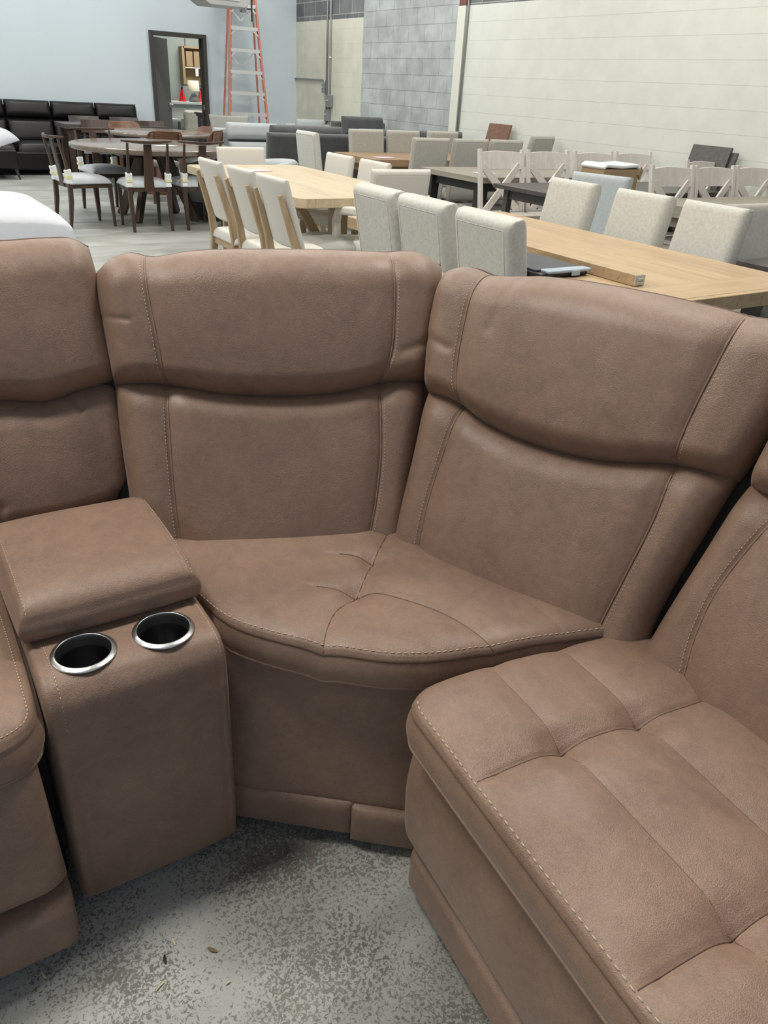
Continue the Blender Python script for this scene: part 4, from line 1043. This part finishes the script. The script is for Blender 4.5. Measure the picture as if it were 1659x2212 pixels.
def x_chair(m='whitewash', seat='linen2'):
    t = thing('cross_back_dining_chair', '', 'chair'); w = .54
    mb = MB(); mb.box((0, 0, .455), (w, .44, .035)); build('seat', mb, m, t, bevel=.012, seg=3)
    mb = MB(); mb.box((0, .19, .405), (w-.06, .02, .06)); mb.box((0, -.19, .405), (w-.06, .02, .06)); mb.box((-w/2+.03, 0, .405), (.02, .38, .06)); mb.box((w/2-.03, 0, .405), (.02, .38, .06)); build('seat_frame', mb, m, t)
    P = lambda z: -.205-.13*max(0, z-.44)**1.15*1.6
    for sx in (-1, 1):
        x = sx*(w/2-.022)
        mb = MB(); mb.bar((x, .195, .44), (x, .20, 0), .042, .042, .032, .032); build('leg', mb, m, t, bevel=.003)
        mb = MB(); mb.path([(x, -.27, 0), (x, -.215, .25), (x, P(.44), .44), (x, P(.7), .70), (x, P(1.0), 1.0)], [.036, .04, .042, .036, .030], .036, up=(1, 0, 0)); build('rear_post', mb, m, t, bevel=.004)
    mb = MB(); n = 13; vs = []; fs = []
    for i in range(n):
        s = i/(n-1)*2-1; x = s*(w/2-.035)
        for z in (.835, .985):
            zz = z-(.012*s*s if z > .9 else -.0*s); y = P(zz)-.028*(1-s*s); vs += [(x, y-.010, zz), (x, y+.010, zz)]
    for i in range(n-1):
        a = i*4
        for p, q in ((0, 1), (1, 3), (3, 2), (2, 0)): fs.append((a+p, a+4+p, a+4+q, a+q))
    fs += [(0, 1, 3, 2), tuple((n-1)*4+k for k in (2, 3, 1, 0))]; mb.add(vs, fs); build('top_rail', mb, m, t, bevel=.003)
    for sx in (-1, 1):
        mb = MB(); xx = sx*(w/2-.05); mb.bar((xx, P(.87)-.005, .87), (-xx, P(.46)-.002+sx*.003, .46), .066, .020, up=(0, 1, 0)); build('cross_bar', mb, m, t, bevel=.003)
    mb = MB(); mb.box((0, P(.475), .475), (w-.06, .022, .03)); build('lower_rail', mb, m, t, bevel=.003)
    return t

def table(name, label, x0, x1, y0, y1, m, mb_='', z=.76, th=.05, legm=None, base='legs', border=None, cut=.0, group=None, leg=.08):
    cx, cy = (x0+x1)/2, (y0+y1)/2; t = thing(name, label, 'table', (cx, cy, 0), group=group); w, d = x1-x0, y1-y0
    mb = MB()
    if cut:
        c = cut; mb.prism([(-w/2+c, -d/2), (w/2-c, -d/2), (w/2, -d/2+c), (w/2, d/2-c), (w/2-c, d/2), (-w/2+c, d/2), (-w/2, d/2-c), (-w/2, -d/2+c)], z-th, z)
    else: mb.box((0, 0, z-th/2), (w, d, th))
    top = build('tabletop', mb, m, t, bevel=.004)
    if border:
        for sy in (-1, 1):
            q = MB(); q.box((0, sy*(d/2-.13), z+.0006), (w-.012, .20, .001)); build('end_board', q, border, top)
    L = legm or m
    if base == 'legs':
        for sx in (-1, 1):
            for sy in (-1, 1):
                q = MB(); q.bar((sx*(w/2-.10), sy*(d/2-.10), z-th), (sx*(w/2-.08), sy*(d/2-.08), 0), leg, leg, leg*.7, leg*.7); build('leg', q, L, t, bevel=.004)
        q = MB(); q.box((0, d/2-.10, z-th-.04), (w-.2, .025, .08)); q.box((0, -d/2+.10, z-th-.04), (w-.2, .025, .08)); q.box((-w/2+.10, 0, z-th-.04), (.025, d-.2, .08)); q.box((w/2-.10, 0, z-th-.04), (.025, d-.2, .08)); build('apron', q, L, t)
    else:
        for sy in (-1, 1):
            q = MB(); yy = sy*(d/2-.45)
            q.box((0, yy, z-th-.03), (w*.62, .09, .06)); q.box((0, yy, (z-th)/2), (.12, .09, z-th-.1)); q.box((0, yy, .035), (w*.66, .10, .07))
            build('trestle', q, L, t, bevel=.006)
            for sx in (-1, 1):
                b = MB(); pts = [(sx*w*.30*(1-math.cos(a)) , yy, .60-.50*math.sin(a)+.08) for a in np.linspace(0, PI/2, 9)]
                pts = [(sx*(.06+w*.25*(1-math.sin(a))), yy, .07+(z-th-.12)*(1-math.cos(a))) for a in np.linspace(PI/2, 0, 9)]
                b.path([(sx*(.05+w*.24*s**1.7), yy, (z-th-.06)-(z-th-.13)*(1-s)**1.0*1.0 if False else .08+(z-th-.14)*(s)) for s in np.linspace(0, 1, 8)], .06, .05, up=(0, 1, 0)); build('brace', b, L, t, bevel=.004)
        q = MB(); q.box((0, 0, .16), (.05, d-.8, .10)); build('stretcher', q, L, t, bevel=.006)
    return t

# ---- tables
table('dining_table', 'large light oak table behind the sofa, with a black case and wooden rail on it', 2.37, 3.53, 1.91, 4.12, 'oak', border='oakx', base='trestle', legm='oakleg', th=.062)
table('dining_table', 'pale oak table with clipped corners, beside the three oak-frame chairs', 2.43, 3.50, 4.85, 7.05, 'oakpale', base='trestle', legm='oakleg', th=.062, cut=.045)
table('dining_table', 'mid-brown wooden dining table in the back with a pale card on it', 4.73, 6.5, 7.66, 8.58, 'brownwood', th=.07)
table('dining_table', 'weathered grey wood table with black legs behind the cross-back chairs', 4.82, 6.4, 5.98, 6.95, 'greywood', th=.05, legm='plastic', leg=.10)
table('dining_table', 'dark grey stained wood table in front of the left cross-back chairs', 4.66, 6.75, 4.78, 5.60, 'slate', th=.035, leg=.06)
table('dining_table', 'weathered grey table at the right, in front of three cross-back chairs', 5.28, 7.0, 3.42, 4.50, 'greywood', th=.09)
table('dining_table', 'black-edged dark table at the right edge beside the large oak table', 3.66, 4.6, 1.1, 2.44, 'slate', th=.03)
rt = thing('round_dining_table', 'large round dark brown dining table with T-back chairs around it', 'table', (2.83, 9.22, 0))
mb = MB(); mb.lathe([(.0, .76), (.84, .76), (.862, .752), (.862, .715), (.84, .705), (0, .705)], seg=72); build('tabletop', mb, 'espresso_t', rt, smooth=True, bevel=.003)
for k in range(4):
    a = PI/4+k*PI/2; mb = MB(); mb.bar((.12*math.cos(a), .12*math.sin(a), .70), (.46*math.cos(a), .46*math.sin(a), 0), .11, .06, .09, .05, up=(-math.sin(a), math.cos(a), 0)); build('leg', mb, 'espresso', rt, bevel=.005)
mb = MB(); mb.box((0, 0, .66), (.7, .12, .07)); mb.box((0, 0, .66), (.12, .7, .07)); build('base_cross', mb, 'espresso', rt)
rt2 = thing('round_dining_table', 'smaller round brown table with rounded-back chairs, behind the large round table', 'table', (3.62, 11.45, 0))
mb = MB(); mb.lathe([(.0, .76), (.70, .76), (.72, .752), (.72, .725), (.70, .715), (0, .715)], seg=60); build('tabletop', mb, 'espresso_t', rt2, smooth=True)
mb = MB(); mb.lathe([(.32, 0), (.30, .04), (.09, .10), (.08, .60), (.25, .715)], seg=24, caps=(True, True)); build('pedestal', mb, 'walnut', rt2, smooth=True)
table('counter_table', 'rectangular dark table in front of the black leather sofa', 2.63, 4.1, 12.55, 13.20, 'slate', th=.06, legm='espresso', leg=.09)

# ---- upholstered chairs at the large oak table
A = Kit(parsons(.385, .985, 'linen', th=.11, lean=11))
G1 = 'linen chairs at the large oak table'
A.put(2.53, 3.53, -PI/2, 'pale linen chair, its back to the sofa, farthest of three at the large oak table', G1)
A.put(2.53, 3.11, -PI/2, 'pale linen chair, its back to the sofa, middle of three at the large oak table', G1)
A.put(2.53, 2.65, -PI/2, 'pale linen chair with its back to the sofa, nearest of three, beside the black case', G1)
A.put(3.44, 3.73, PI/2, 'pale linen chair facing us across the large oak table, leftmost there', G1)
A.put(3.44, 3.17, PI/2, 'pale linen chair facing us across the large oak table, middle of three', G1)
A.put(3.44, 2.69, PI/2, 'pale linen chair facing us across the large oak table, rightmost whole one', G1)
B = Kit(parsons(.42, .985, 'linenblue', th=.11))
B.put(4.06, 3.96, PI/2+.35, 'blue-grey upholstered chair behind the far side chairs, beside the cardboard box')
C_ = Kit(parsons(.46, .98, 'linen2'))
C_.put(4.10, 2.42, PI, 'grey linen chair cut by the right edge, behind the black-edged table')
# ---- pale oak table chairs
Dk = Kit(oak_chair()); G2 = 'oak-frame chairs along the pale oak table'
Dk.put(2.33, 5.43, -PI/2, 'cream chair with light oak frame, farthest of the three in a row', G2)
Dk.put(2.33, 4.91, -PI/2, 'cream chair with light oak frame, middle of the three in a row', G2)
Dk.put(2.33, 4.45, -PI/2, 'cream chair with light oak frame, nearest of the three in a row', G2)
E_ = Kit(parsons(.46, .89, 'cream_fab', lean=8, th=.06)); G3 = 'cream chairs around the pale oak table'
E_.put(3.02, 6.95, PI, 'cream chair with wide rounded back at the far end of the pale oak table', G3)
E_.put(3.44, 6.62, PI/2, 'cream chair on the right side of the pale oak table, farther of two', G3)
E_.put(3.44, 6.02, PI/2, 'cream chair on the right side of the pale oak table, nearer and half hidden', G3)
F_ = Kit(parsons(.46, .965, 'cream_fab', lean=7, th=.06, arms=True))
F_.put(3.03, 4.86, 0, 'cream armchair at the near end of the pale oak table, its back to us')
st = thing('round_stool', 'round grey upholstered stool seat partly under the pale oak table', 'stool', (2.72, 5.0, 0))
mb = MB(); mb.lathe([(.0, .40), (.26, .40), (.285, .43), (.27, .465), (.18, .495), (0, .505)], seg=40); build('seat', mb, 'taupe', st, smooth=True)
mb = MB(); mb.lathe([(.20, 0), (.20, .02), (.03, .04), (.03, .40)], seg=20, caps=(True, True)); build('pedestal', mb, 'oakleg', st, smooth=True)
# ---- brown table chairs
H_ = Kit(parsons(.47, 1.0, 'linen2', lean=7)); G4 = 'grey-beige chairs around the mid-brown table'
H_.put(5.20, 8.38, PI, 'grey-beige chair behind the mid-brown table, leftmost of three', G4)
H_.put(5.72, 8.38, PI, 'grey-beige chair behind the mid-brown table, middle of three', G4)
H_.put(6.36, 8.45, PI, 'grey-beige chair behind the mid-brown table, rightmost of three', G4)
H_.put(5.22, 7.64, 0, 'grey-beige chair, its back to us, leftmost in front of the mid-brown table', G4)
H_.put(5.75, 7.64, 0, 'grey-beige chair, its back to us, second from the left before the mid-brown table', G4)
H_.put(6.27, 7.66, 0, 'grey-beige chair with its back to us, below the brown leaf leaning on the wall', G4)
P_ = Kit(parsons(.46, 1.05, 'linen2', lean=12)); P_.put(6.72, 7.72, .25, 'grey-beige chair askew by the cream wall, right of the brown leaf', G4)
I_ = Kit(parsons(.44, 1.0, 'linen', lean=7))
I_.put(4.33, 7.92, -PI/2, 'tall pale chair at the left end of the mid-brown table, before the dark sofa')
# seats by the weathered grey table
J_ = thing('upholstered_bench', 'low grey-beige bench pushed under the weathered grey table', 'bench', (5.05, 6.35, 0))
mb = seatpad(.9, .42, .40, .48, .05, .02); build('seat', mb, 'linen2', J_, smooth=True)
for sx in (-1, 1):
    for sy in (-1, 1):
        q = MB(); q.bar((sx*.38, sy*.15, .4), (sx*.40, sy*.16, 0), .045, .045, .03, .03); build('leg', q, 'oakleg', J_)
# ---- cross-back chairs
K_ = Kit(x_chair()); G5 = 'whitewashed cross-back chairs behind the dark grey table'; G6 = 'whitewashed cross-back chairs behind the weathered grey table'
K_.put(5.02, 5.66, PI, 'whitewashed cross-back chair, leftmost, at the corner of the dark grey table', G5)
K_.put(5.59, 5.66, PI, 'whitewashed cross-back chair, second from the left behind the dark grey table', G5)
K_.put(6.17, 5.64, PI, 'whitewashed cross-back chair behind the cardboard box, third from the left', G5)
K_.put(6.76, 5.66, PI, 'whitewashed cross-back chair behind the box, fourth from the left', G5)
K_.put(5.72, 4.30, PI, 'whitewashed cross-back chair right of the cardboard box, behind the weathered grey table', G6)
K_.put(6.27, 4.30, PI, 'whitewashed cross-back chair in front of the dark grey panels', G6)
K_.put(6.82, 4.30, PI, 'whitewashed cross-back chair at the right edge behind the weathered grey table', G6)
K_.put(6.80, 4.82, PI, 'whitewashed cross-back chair at the right edge against the cream wall, farther one')
# leaning leaves
for (yc, w, m, lab, zt_) in ((8.40, .42, 'walnut', 'brown wooden table leaf leaning on the cream wall', 1.105), (5.23, .44, 'slate', 'dark grey table leaf leaning on the cream wall, front one of two', 1.10), (5.16, .42, 'slate', 'dark grey table leaf behind the front one, only its edge showing', 1.06)):
    xb = .035 if 'behind' in lab else 0
    mb = MB(); mb.bar((-.30+xb, 0, 0), (-.03+xb*.5, 0, zt_), .028, w, up=(0, 1, 0)); o = build('table_leaf', mb, m, bevel=.003); o.location = (XR-.02-.04, yc, 0.012)
    tag(o, lab, 'table leaf')
# wrapped box
bx = thing('cardboard_box', 'open kraft cardboard box with white foam along its top, on the dark grey table', 'box', (5.42, 5.0, .76))
mb = MB(); mb.box((0, 0, .09), (.42, .26, .18)); build('box_body', mb, 'card', bx, bevel=.006)
mb = MB(); mb.path([(-.22, 0, .185), (-.18, 0, .208), (0, 0, .198), (.18, 0, .208), (.21, 0, .187)], .03, .27, up=(0, 1, 0)); build('foam_sheet', mb, 'foam', bx, bevel=.012, seg=3)
mb = MB(); mb.bar((.21, -.13, .17), (.26, -.11, .13), .012, .08); build('flap', mb, 'card', bx)
# ---- T-back chairs round the big table
T_ = Kit(t_chair()); G7 = 'T-back chairs around the large round table'
T_.put(1.98, 8.93, -PI/2+.15, 'dark wood T-back chair with foam-wrapped posts, left of the large round table', G7)
T_.put(2.51, 8.60, -.02, 'dark wood T-back chair, its back to us, centre front of the large round table', G7)
T_.put(3.06, 8.62, .06, 'dark wood T-back chair, its back to us, right front of the large round table', G7)
T_.put(2.45, 9.86, PI+.12, 'dark wood T-back chair facing us on the far side of the large round table', G7)
L_ = Kit(curved_chair('walnut', 'darkseat')); G8 = 'rounded-back chairs around the smaller round table'
L_.put(3.38, 12.06, PI, 'reddish brown rounded-back chair facing us behind the smaller round table', G8)
L_.put(3.34, 10.58, 0, 'brown rounded-back chair at the smaller round table, nearest to us', G8)
L_.put(4.02, 11.0, .9, 'brown rounded-back chair on the right side of the smaller round table, nearer one', G8)
L_.put(4.10, 11.55, 1.7, 'brown rounded-back chair on the right side of the smaller round table, farther one', G8)
N_ = Kit(curved_chair('espresso', 'darkseat', False)); G9 = 'dark flat-back chairs at the rear tables'
N_.put(3.02, 12.28, PI-.2, 'dark brown flat-back chair left of the reddish rounded-back chair', G9)
N_.put(3.86, 12.35, PI+.1, 'dark brown flat-back chair right of the reddish rounded-back chair', G9)
O_ = Kit(curved_chair('slate', 'darkseat', False)); G10 = 'grey-brown chairs against the black sofa'
O_.put(3.10, 13.20, PI, 'grey-brown chair between rectangular dark table and black sofa, left one', G10)
O_.put(3.70, 13.20, PI, 'grey-brown chair between rectangular dark table and black sofa, right one', G10)

# ---- tub chairs, pouf
def tub(name, label, cat, x, y, rz, m, r=.36, h=.72, mb2='plastic'):
    t = thing(name, label, cat, (x, y, 0), rz)
    mb = MB(); vs = []; fs = []; n = 30
    for i in range(n):
        a = R(-35)+R(250)*i/(n-1)-R(0); a2 = a+R(180)-R(35)-R(55); e = math.sin(PI*i/(n-1))**.5
        hh = h*(.82+.18*e)
        for rr, z in ((r, .20), (r+.03, .45), (r+.035, hh-.03), (r, hh), (r-.08, hh-.01), (r-.11, hh-.05), (r-.10, .40)): vs.append((rr*math.cos(a2), rr*math.sin(a2), z))
    for i in range(n-1):
        for k in range(6): q = i*7+k; fs.append((q, q+7, q+8, q+1))
        q = i*7; fs.append((q+6, q+13, q+7, q))
    fs += [tuple(range(7)), tuple((n-1)*7+k for k in reversed(range(7)))]
    mb.add(vs, fs); build('shell', mb, m, t, smooth=True)
    mb = MB(); mb.lathe([(0, .30), (r-.02, .30), (r, .34), (r-.01, .43), (r-.06, .47), (0, .485)], seg=36); build('seat_cushion', mb, m, t, smooth=True)
    mb = MB(); mb.lathe([(r-.04, 0.0), (r-.04, .28)], seg=30, caps=(True, True)); build('base', mb, mb2, t, smooth=True)
    return t
tub('tub_chair', 'pale grey tub chair tucked between the round table and the oak-frame chairs', 'armchair', 3.42, 9.12, PI*.75, 'ltgrey', .29, .66, 'greyfab')
tub('tub_chair', 'white rounded tub chair in front of the dark grey sofa', 'armchair', 3.70, 8.35, PI*.9, 'ltgrey', .38, .70, 'ltgrey')

# ---- sofas in the back
def sofa(name, label, x0, x1, y0, y1, face, m, h=.98, seats=2, sh=.44, arm=.18, ah=.62, baseh=.08, head=True, group=None):
    """face -1: front towards -Y, +1: front towards +Y"""
    cx, cy = (x0+x1)/2, (y0+y1)/2; w, d = x1-x0, y1-y0
    t = thing(name, label, 'sofa', (cx, cy, 0), 0 if face > 0 else PI, group)
    mb = MB(); mb.box((0, .03, (baseh+.28)/2+.02), (w-.04, d-.10, .28-baseh+.04)); build('base', mb, m, t, bevel=.02, seg=3)
    iw = w-2*arm; sw = iw/seats
    for k in range(seats):
        xx = -iw/2+sw*(k+.5)
        p = seatpad(sw-.01, d*.66, .28, sh, .07, .03); q = MB(); q.f = p.f; q.v = [(a+xx, b+d*.13, c) for a, b, c in p.v]; build('seat_cushion', q, m, t, smooth=True)
        lo = leanbox(sw-.012, (h-sh)*.62, .17, -d/2+.25, sh-.06, R(14), r=.07, puff=.02); q = MB(); q.f = lo.f; q.v = [(a+xx, b, c) for a, b, c in lo.v]; build('back_cushion', q, m, t, smooth=True)
        if head:
            hd = leanbox(sw-.012, (h-sh)*.45, .15, -d/2+.17, h-(h-sh)*.46, R(12), r=.068, puff=.02); q = MB(); q.f = hd.f; q.v = [(a+xx, b, c) for a, b, c in hd.v]; build('headrest', q, m, t, smooth=True)
    mb = leanbox(w-.04, h-.16, .12, -d/2+.10, .08, R(6), r=.04); build('back_frame', mb, m, t, smooth=True)
    if arm:
        for sx in (-1, 1):
            mb = MB(); mb.box((sx*(w/2-arm/2), .02, ah/2+.03), (arm, d-.12, ah-.06)); build('armrest', mb, m, t, bevel=.05, seg=5)
    return t
bs = sofa('leather_sofa', 'long black leather sectional sofa against the pale blue wall', 1.46, 4.12, 13.46, 14.30, -1, 'leather', 1.0, 4, .46, 0.0, .6)
bo_ = thing('leather_ottoman', 'black leather chaise end with thin metal leg at the left edge', 'ottoman', (1.60, 13.18, 0))
mb = MB(); mb.box((0, 0, .27), (.84, .50, .24)); build('base', mb, 'leather', bo_, bevel=.02, seg=3)
p = seatpad(.83, .49, .38, .47, .06, .02); build('seat_cushion', p, 'leather', bo_, smooth=True)
for sx in (-1, 1):
    q = MB(); q.bar((sx*.38, -.20, .16), (sx*.415, -.22, 0), .05, .014, .02, .012); build('leg', q, 'plastic', bo_)
mb = seatpad(.5, .4, 0, .16, .15, .05); o = build('cushion', mb, 'cottonw', smooth=True); o.location = (1.80, 13.15, .475); o.rotation_euler = (R(8), R(-16), .3); tag(o, 'white cushion on the black leather chaise at the left edge', 'cushion')
sofa('recliner_sofa', 'dark grey fabric recliner sofa seen from behind, left of the mid-brown table', 4.10, 5.26, 9.05, 9.95, 1, 'greyfab', 1.0, 1, .46, .10, .62)
sofa('recliner_sofa', 'dark grey fabric recliner sofa seen from behind, behind the mid-brown table chairs', 5.34, 7.02, 9.02, 9.9, 1, 'greyfab', .99, 2, .46, .04, .6)
sofa('recliner_sofa', 'dark grey recliner farthest back, before the grey block wall', 6.10, 7.05, 10.4, 11.2, -1, 'greyfab', 1.06, 1, .46, .12, .6)
sofa('light_grey_sofa', 'light grey fabric recliner between the orange ladder and the dark grey sofa', 4.22, 5.30, 10.25, 11.1, -1, 'ltgrey', .93, 1, .47, .16, .62)
sofa('light_grey_sofa', 'pale grey sofa in the far corner under the electrical boxes', 6.2, 7.05, 12.0, 13.0, -1, 'ltgrey', .93, 1, .46, .16, .62)
wc = thing('wing_chair', 'taupe accent chair with flared back right of the door', 'armchair', (5.14, 12.35, 0), PI)
build('seat', seatpad(.6, .55, .30, .46, .07, .03), 'taupe', wc, smooth=True); mb = leanbox(.52, .58, .09, -.24, .38, R(14), r=.04, wtop=1.25, bow=.05); build('backrest', mb, 'taupe', wc, smooth=True)
for sx in (-1, 1):
    mb = MB(); mb.path([(sx*.30, -.22, .62), (sx*.34, .1, .58), (sx*.33, .22, .50)], .16, .05, up=(1, 0, 0)); build('armrest', mb, 'taupe', wc, bevel=.02, seg=3)
    for sy in (-1, 1): q = MB(); q.bar((sx*.24, sy*.2, .3), (sx*.27, sy*.23, 0), .04, .04, .025, .025); build('leg', q, 'oakleg', wc)

# ---- white bed corner behind the sofa, left
bd = thing('mattress', 'white mattress behind the brown sofa at the left edge, mostly hidden', 'mattress', (.0, 4.35, 0))
mb = MB(); mb.box((0, 0, .35), (1.5, 1.6, .46)); build('mattress_body', mb, 'cottonw', bd, bevel=.06, seg=5)
mb = MB(); mb.box((0, 0, .06), (1.4, 1.5, .12)); build('base', mb, 'black', bd)
pw = thing('pillow', 'large white cotton pillow behind the brown sofa at the left edge', 'pillow', (.36, 4.40, .57))
n = 46; S = spread(n, .6); vs = []; fs = []
for side in (1, -1):
    for u in S:
        for v in S:
            x = (u-.5)*.90; y = (v-.5)*1.0; e = (16*u*(1-u)*v*(1-v)); pin = 1-.07*(1-4*abs(u-.5)*abs(v-.5))*0
            x *= 1-.06*(4*v*(1-v)); y *= 1-.06*(4*u*(1-u))
            h = .165*e**.16*(1+.04*math.sin(7*u+2*v)*math.sin(5*v+1))+.004*math.sin(31*u+9*math.sin(6*v))*e
            vs.append((x, y, .14+side*h*(1 if side > 0 else .8)))
k = n*n
for i in range(n-1):
    for j in range(n-1): a = i*n+j; fs.append((a, a+n, a+n+1, a+1)); fs.append((k+a, k+a+1, k+a+n+1, k+a+n))
mb = MB(); mb.add(vs, fs); build('pillow_body', mb, 'cottonw', pw, smooth=True)
mb = MB(); loop = [vs[i*n] for i in range(n)]+[vs[(n-1)*n+j] for j in range(n)]+[vs[i*n+n-1] for i in range(n-1, -1, -1)]+[vs[j] for j in range(n-1, -1, -1)]
mb.tube([(x*1.012, y*1.012, z) for x, y, z in loop[::2]], .006, 6, True); build('seam_flange', mb, 'cottonw', pw, smooth=True)
rb = MB(); rb.box((0, 0, .3), (.5, .5, .58)); o = build('armrest_block', rb, 'walnut', bevel=.05, seg=4); o.name = 'footstool'; o.location = (.38, 5.65, 0); o.rotation_euler[2] = .1; tag(o, 'reddish brown upholstered footstool just visible at the left edge above the pillow', 'footstool')

# ---- things on the tables
cs = thing('tool_case', 'black flat case with clear plastic latch strip on the large oak table', 'case', (2.46, 2.58, .761), R(0))
mb = MB(); mb.box((-.02, 0, .011), (.27, .36, .020)); build('case_bottom', mb, 'plastic', cs, bevel=.007, seg=3)
mb = MB(); mb.box((-.02, .02, .026), (.26, .32, .010)); build('case_lid', mb, 'lid', cs, bevel=.004, seg=2)
mb = MB(); mb.box((-.00, -.165, .026), (.245, .055, .013)); build('latch_strip', mb, 'clear', cs, bevel=.005, seg=3)
mb = MB(); mb.box((.03, -.194, .018), (.045, .006, .022)); build('latch', mb, 'clear', cs, bevel=.002)
mb = MB(); mb.tube([(-.0, .19, .02), (.0, .205, .03), (.03, .205, .03), (.03, .19, .02)], .004); build('hinge', mb, 'steel', cs)
rl = thing('wooden_rail', 'light wooden rail with round hole and metal end plate beside the black case', 'rail', (2.635, 2.62, .761))
mb = MB(); mb.box((0, 0, .0225), (.062, .90, .045)); build('rail_body', mb, 'oakx', rl, bevel=.002)
mb = MB(); q = []; mb.lathe([(.0, 0), (.011, .0), (.011, .003), (0, .003)], seg=20); 
mb.v = [(-.0335+z, -.36+x*1.0, .0225+y) for x, y, z in mb.v]; build('finger_hole', mb, 'oakleg', rl)
mb = MB(); mb.box((0, -.452, .0225), (.060, .004, .043)); build('end_plate', mb, 'alu', rl, bevel=.001)
mb = MB(); mb.tube([(-.015, -.457, .015), (-.015, -.457, .030), (.015, -.457, .030), (.015, -.457, .015)], .003, 6, True); build('latch', mb, 'alu', rl)
for (x, y, rz, lab) in ((2.88, 6.55, .1, 'pale pink card on the far end of the pale oak table'), (4.98, 7.90, 0, 'pale pink card on the mid-brown table'), (5.15, 6.35, 0, 'pale pink card on the weathered grey table'), (2.90, 9.0, .2, 'white paper card on the large round table')):
    mb = MB(); mb.box((0, 0, .0025), (.22, .14, .003)); o = build('table_card', mb, 'paper' if 'white' in lab else 'pink'); o.location = (x, y, .7605); o.rotation_euler[2] = rz; tag(o, lab, 'card')
# scraps on the floor
def chip(x, y, L, w, rz, m, lab):
    mb = MB(); mb.path([(-L/2, 0, .0018), (0, L*.06, .0032), (L/2, 0, .0016)], [w*.5, w, w*.4], .002, up=(0, 0, 1)); o = build('floor_scrap', mb, m); o.location = (x, y, 0); o.rotation_euler[2] = rz; tag(o, lab, 'scrap')
chip(-.019, .966, .017, .0035, 1.9, 'chip', 'pale wood splinter on the concrete at the far left')
chip(.198, .91, .015, .003, 1.6, 'chip', 'pale wood splinter on the concrete below the console corner')
chip(.254, .861, .020, .007, 2.2, 'chipbrown', 'brown leaf scrap on the concrete')
chip(.174, .887, .018, .006, 1.4, 'black', 'small black scrap on the concrete')
chip(.151, .844, .019, .0035, .4, 'chip', 'pale wood splinter on the concrete just below the black scrap')
chip(.256, .789, .009, .0025, .1, 'chip', 'tiny pale splinter on the concrete, rightmost of the bits')

# ------------------------------------------------------------------ light
def area(name, loc, sx, sy, power, col=(1, 1, 1), rot=(0, 0, 0)):
    l = bpy.data.lights.new(name, 'AREA'); l.shape = 'RECTANGLE'; l.size = sx; l.size_y = sy; l.energy = power; l.color = col
    o = bpy.data.objects.new(name, l); COL.objects.link(o); o.location = loc; o.rotation_euler = rot; return o
for i, y in enumerate((-3.5, 1.9, 5.4, 9.2, 12.4)):
    for j, x in enumerate((-5.0, -.9, 2.6, 5.6)):
        area('ceiling_light', (x, y, ZC-.12), 1.25, .5, CEIL_P[i]*((.6, 1.9, 1.5, .6)[j] if i == 1 else 1), (.62, .76, 1.0) if i == 0 else (1.0, .96, .88) if i < 3 else (1.0, .985, .94))
area('window_light', (-.8, YF+.05, 1.9), 6.8, 3.0, WIN_P, (.42, .60, 1.0), (R(-90), 0, 0))
area('backroom_light', (6.2, 16.0, 2.85), 1.0, .6, 60, (1.0, .96, .85))
w = bpy.data.worlds.new('world'); SC.world = w; w.use_nodes = True
w.node_tree.nodes['Background'].inputs[0].default_value = (.75, .86, 1, 1); w.node_tree.nodes['Background'].inputs[1].default_value = .6

# ------------------------------------------------------------------ camera
F_PX, roll, dhor = 1668., R(3.52), 909.; pitch = math.atan(dhor/F_PX); yaw = math.atan2(1268, math.hypot(F_PX, dhor))
fh = Vector((math.sin(yaw), math.cos(yaw), 0)); rt_ = Vector((math.cos(yaw), -math.sin(yaw), 0)); up_ = Vector((0, 0, 1))
fwd = fh*math.cos(pitch)-up_*math.sin(pitch); cu = fh*math.sin(pitch)+up_*math.cos(pitch)
xa = rt_*math.cos(roll)+cu*math.sin(roll); ya = cu*math.cos(roll)-rt_*math.sin(roll)
cd = bpy.data.cameras.new('camera'); cam = bpy.data.objects.new('camera', cd); COL.objects.link(cam)
cam.matrix_world = Matrix(((xa.x, ya.x, -fwd.x, 0), (xa.y, ya.y, -fwd.y, 0), (xa.z, ya.z, -fwd.z, 1.41), (0, 0, 0, 1)))
cd.sensor_fit = 'VERTICAL'; cd.sensor_height = 36; cd.lens = 36*F_PX/2212; cd.clip_start = .02; cd.clip_end = 60
SC.camera = cam
SC.view_settings.view_transform = 'Standard'; SC.view_settings.look = 'None'; SC.view_settings.exposure = EXPO; SC.view_settings.gamma = 1
SC.view_settings.use_curve_mapping = False
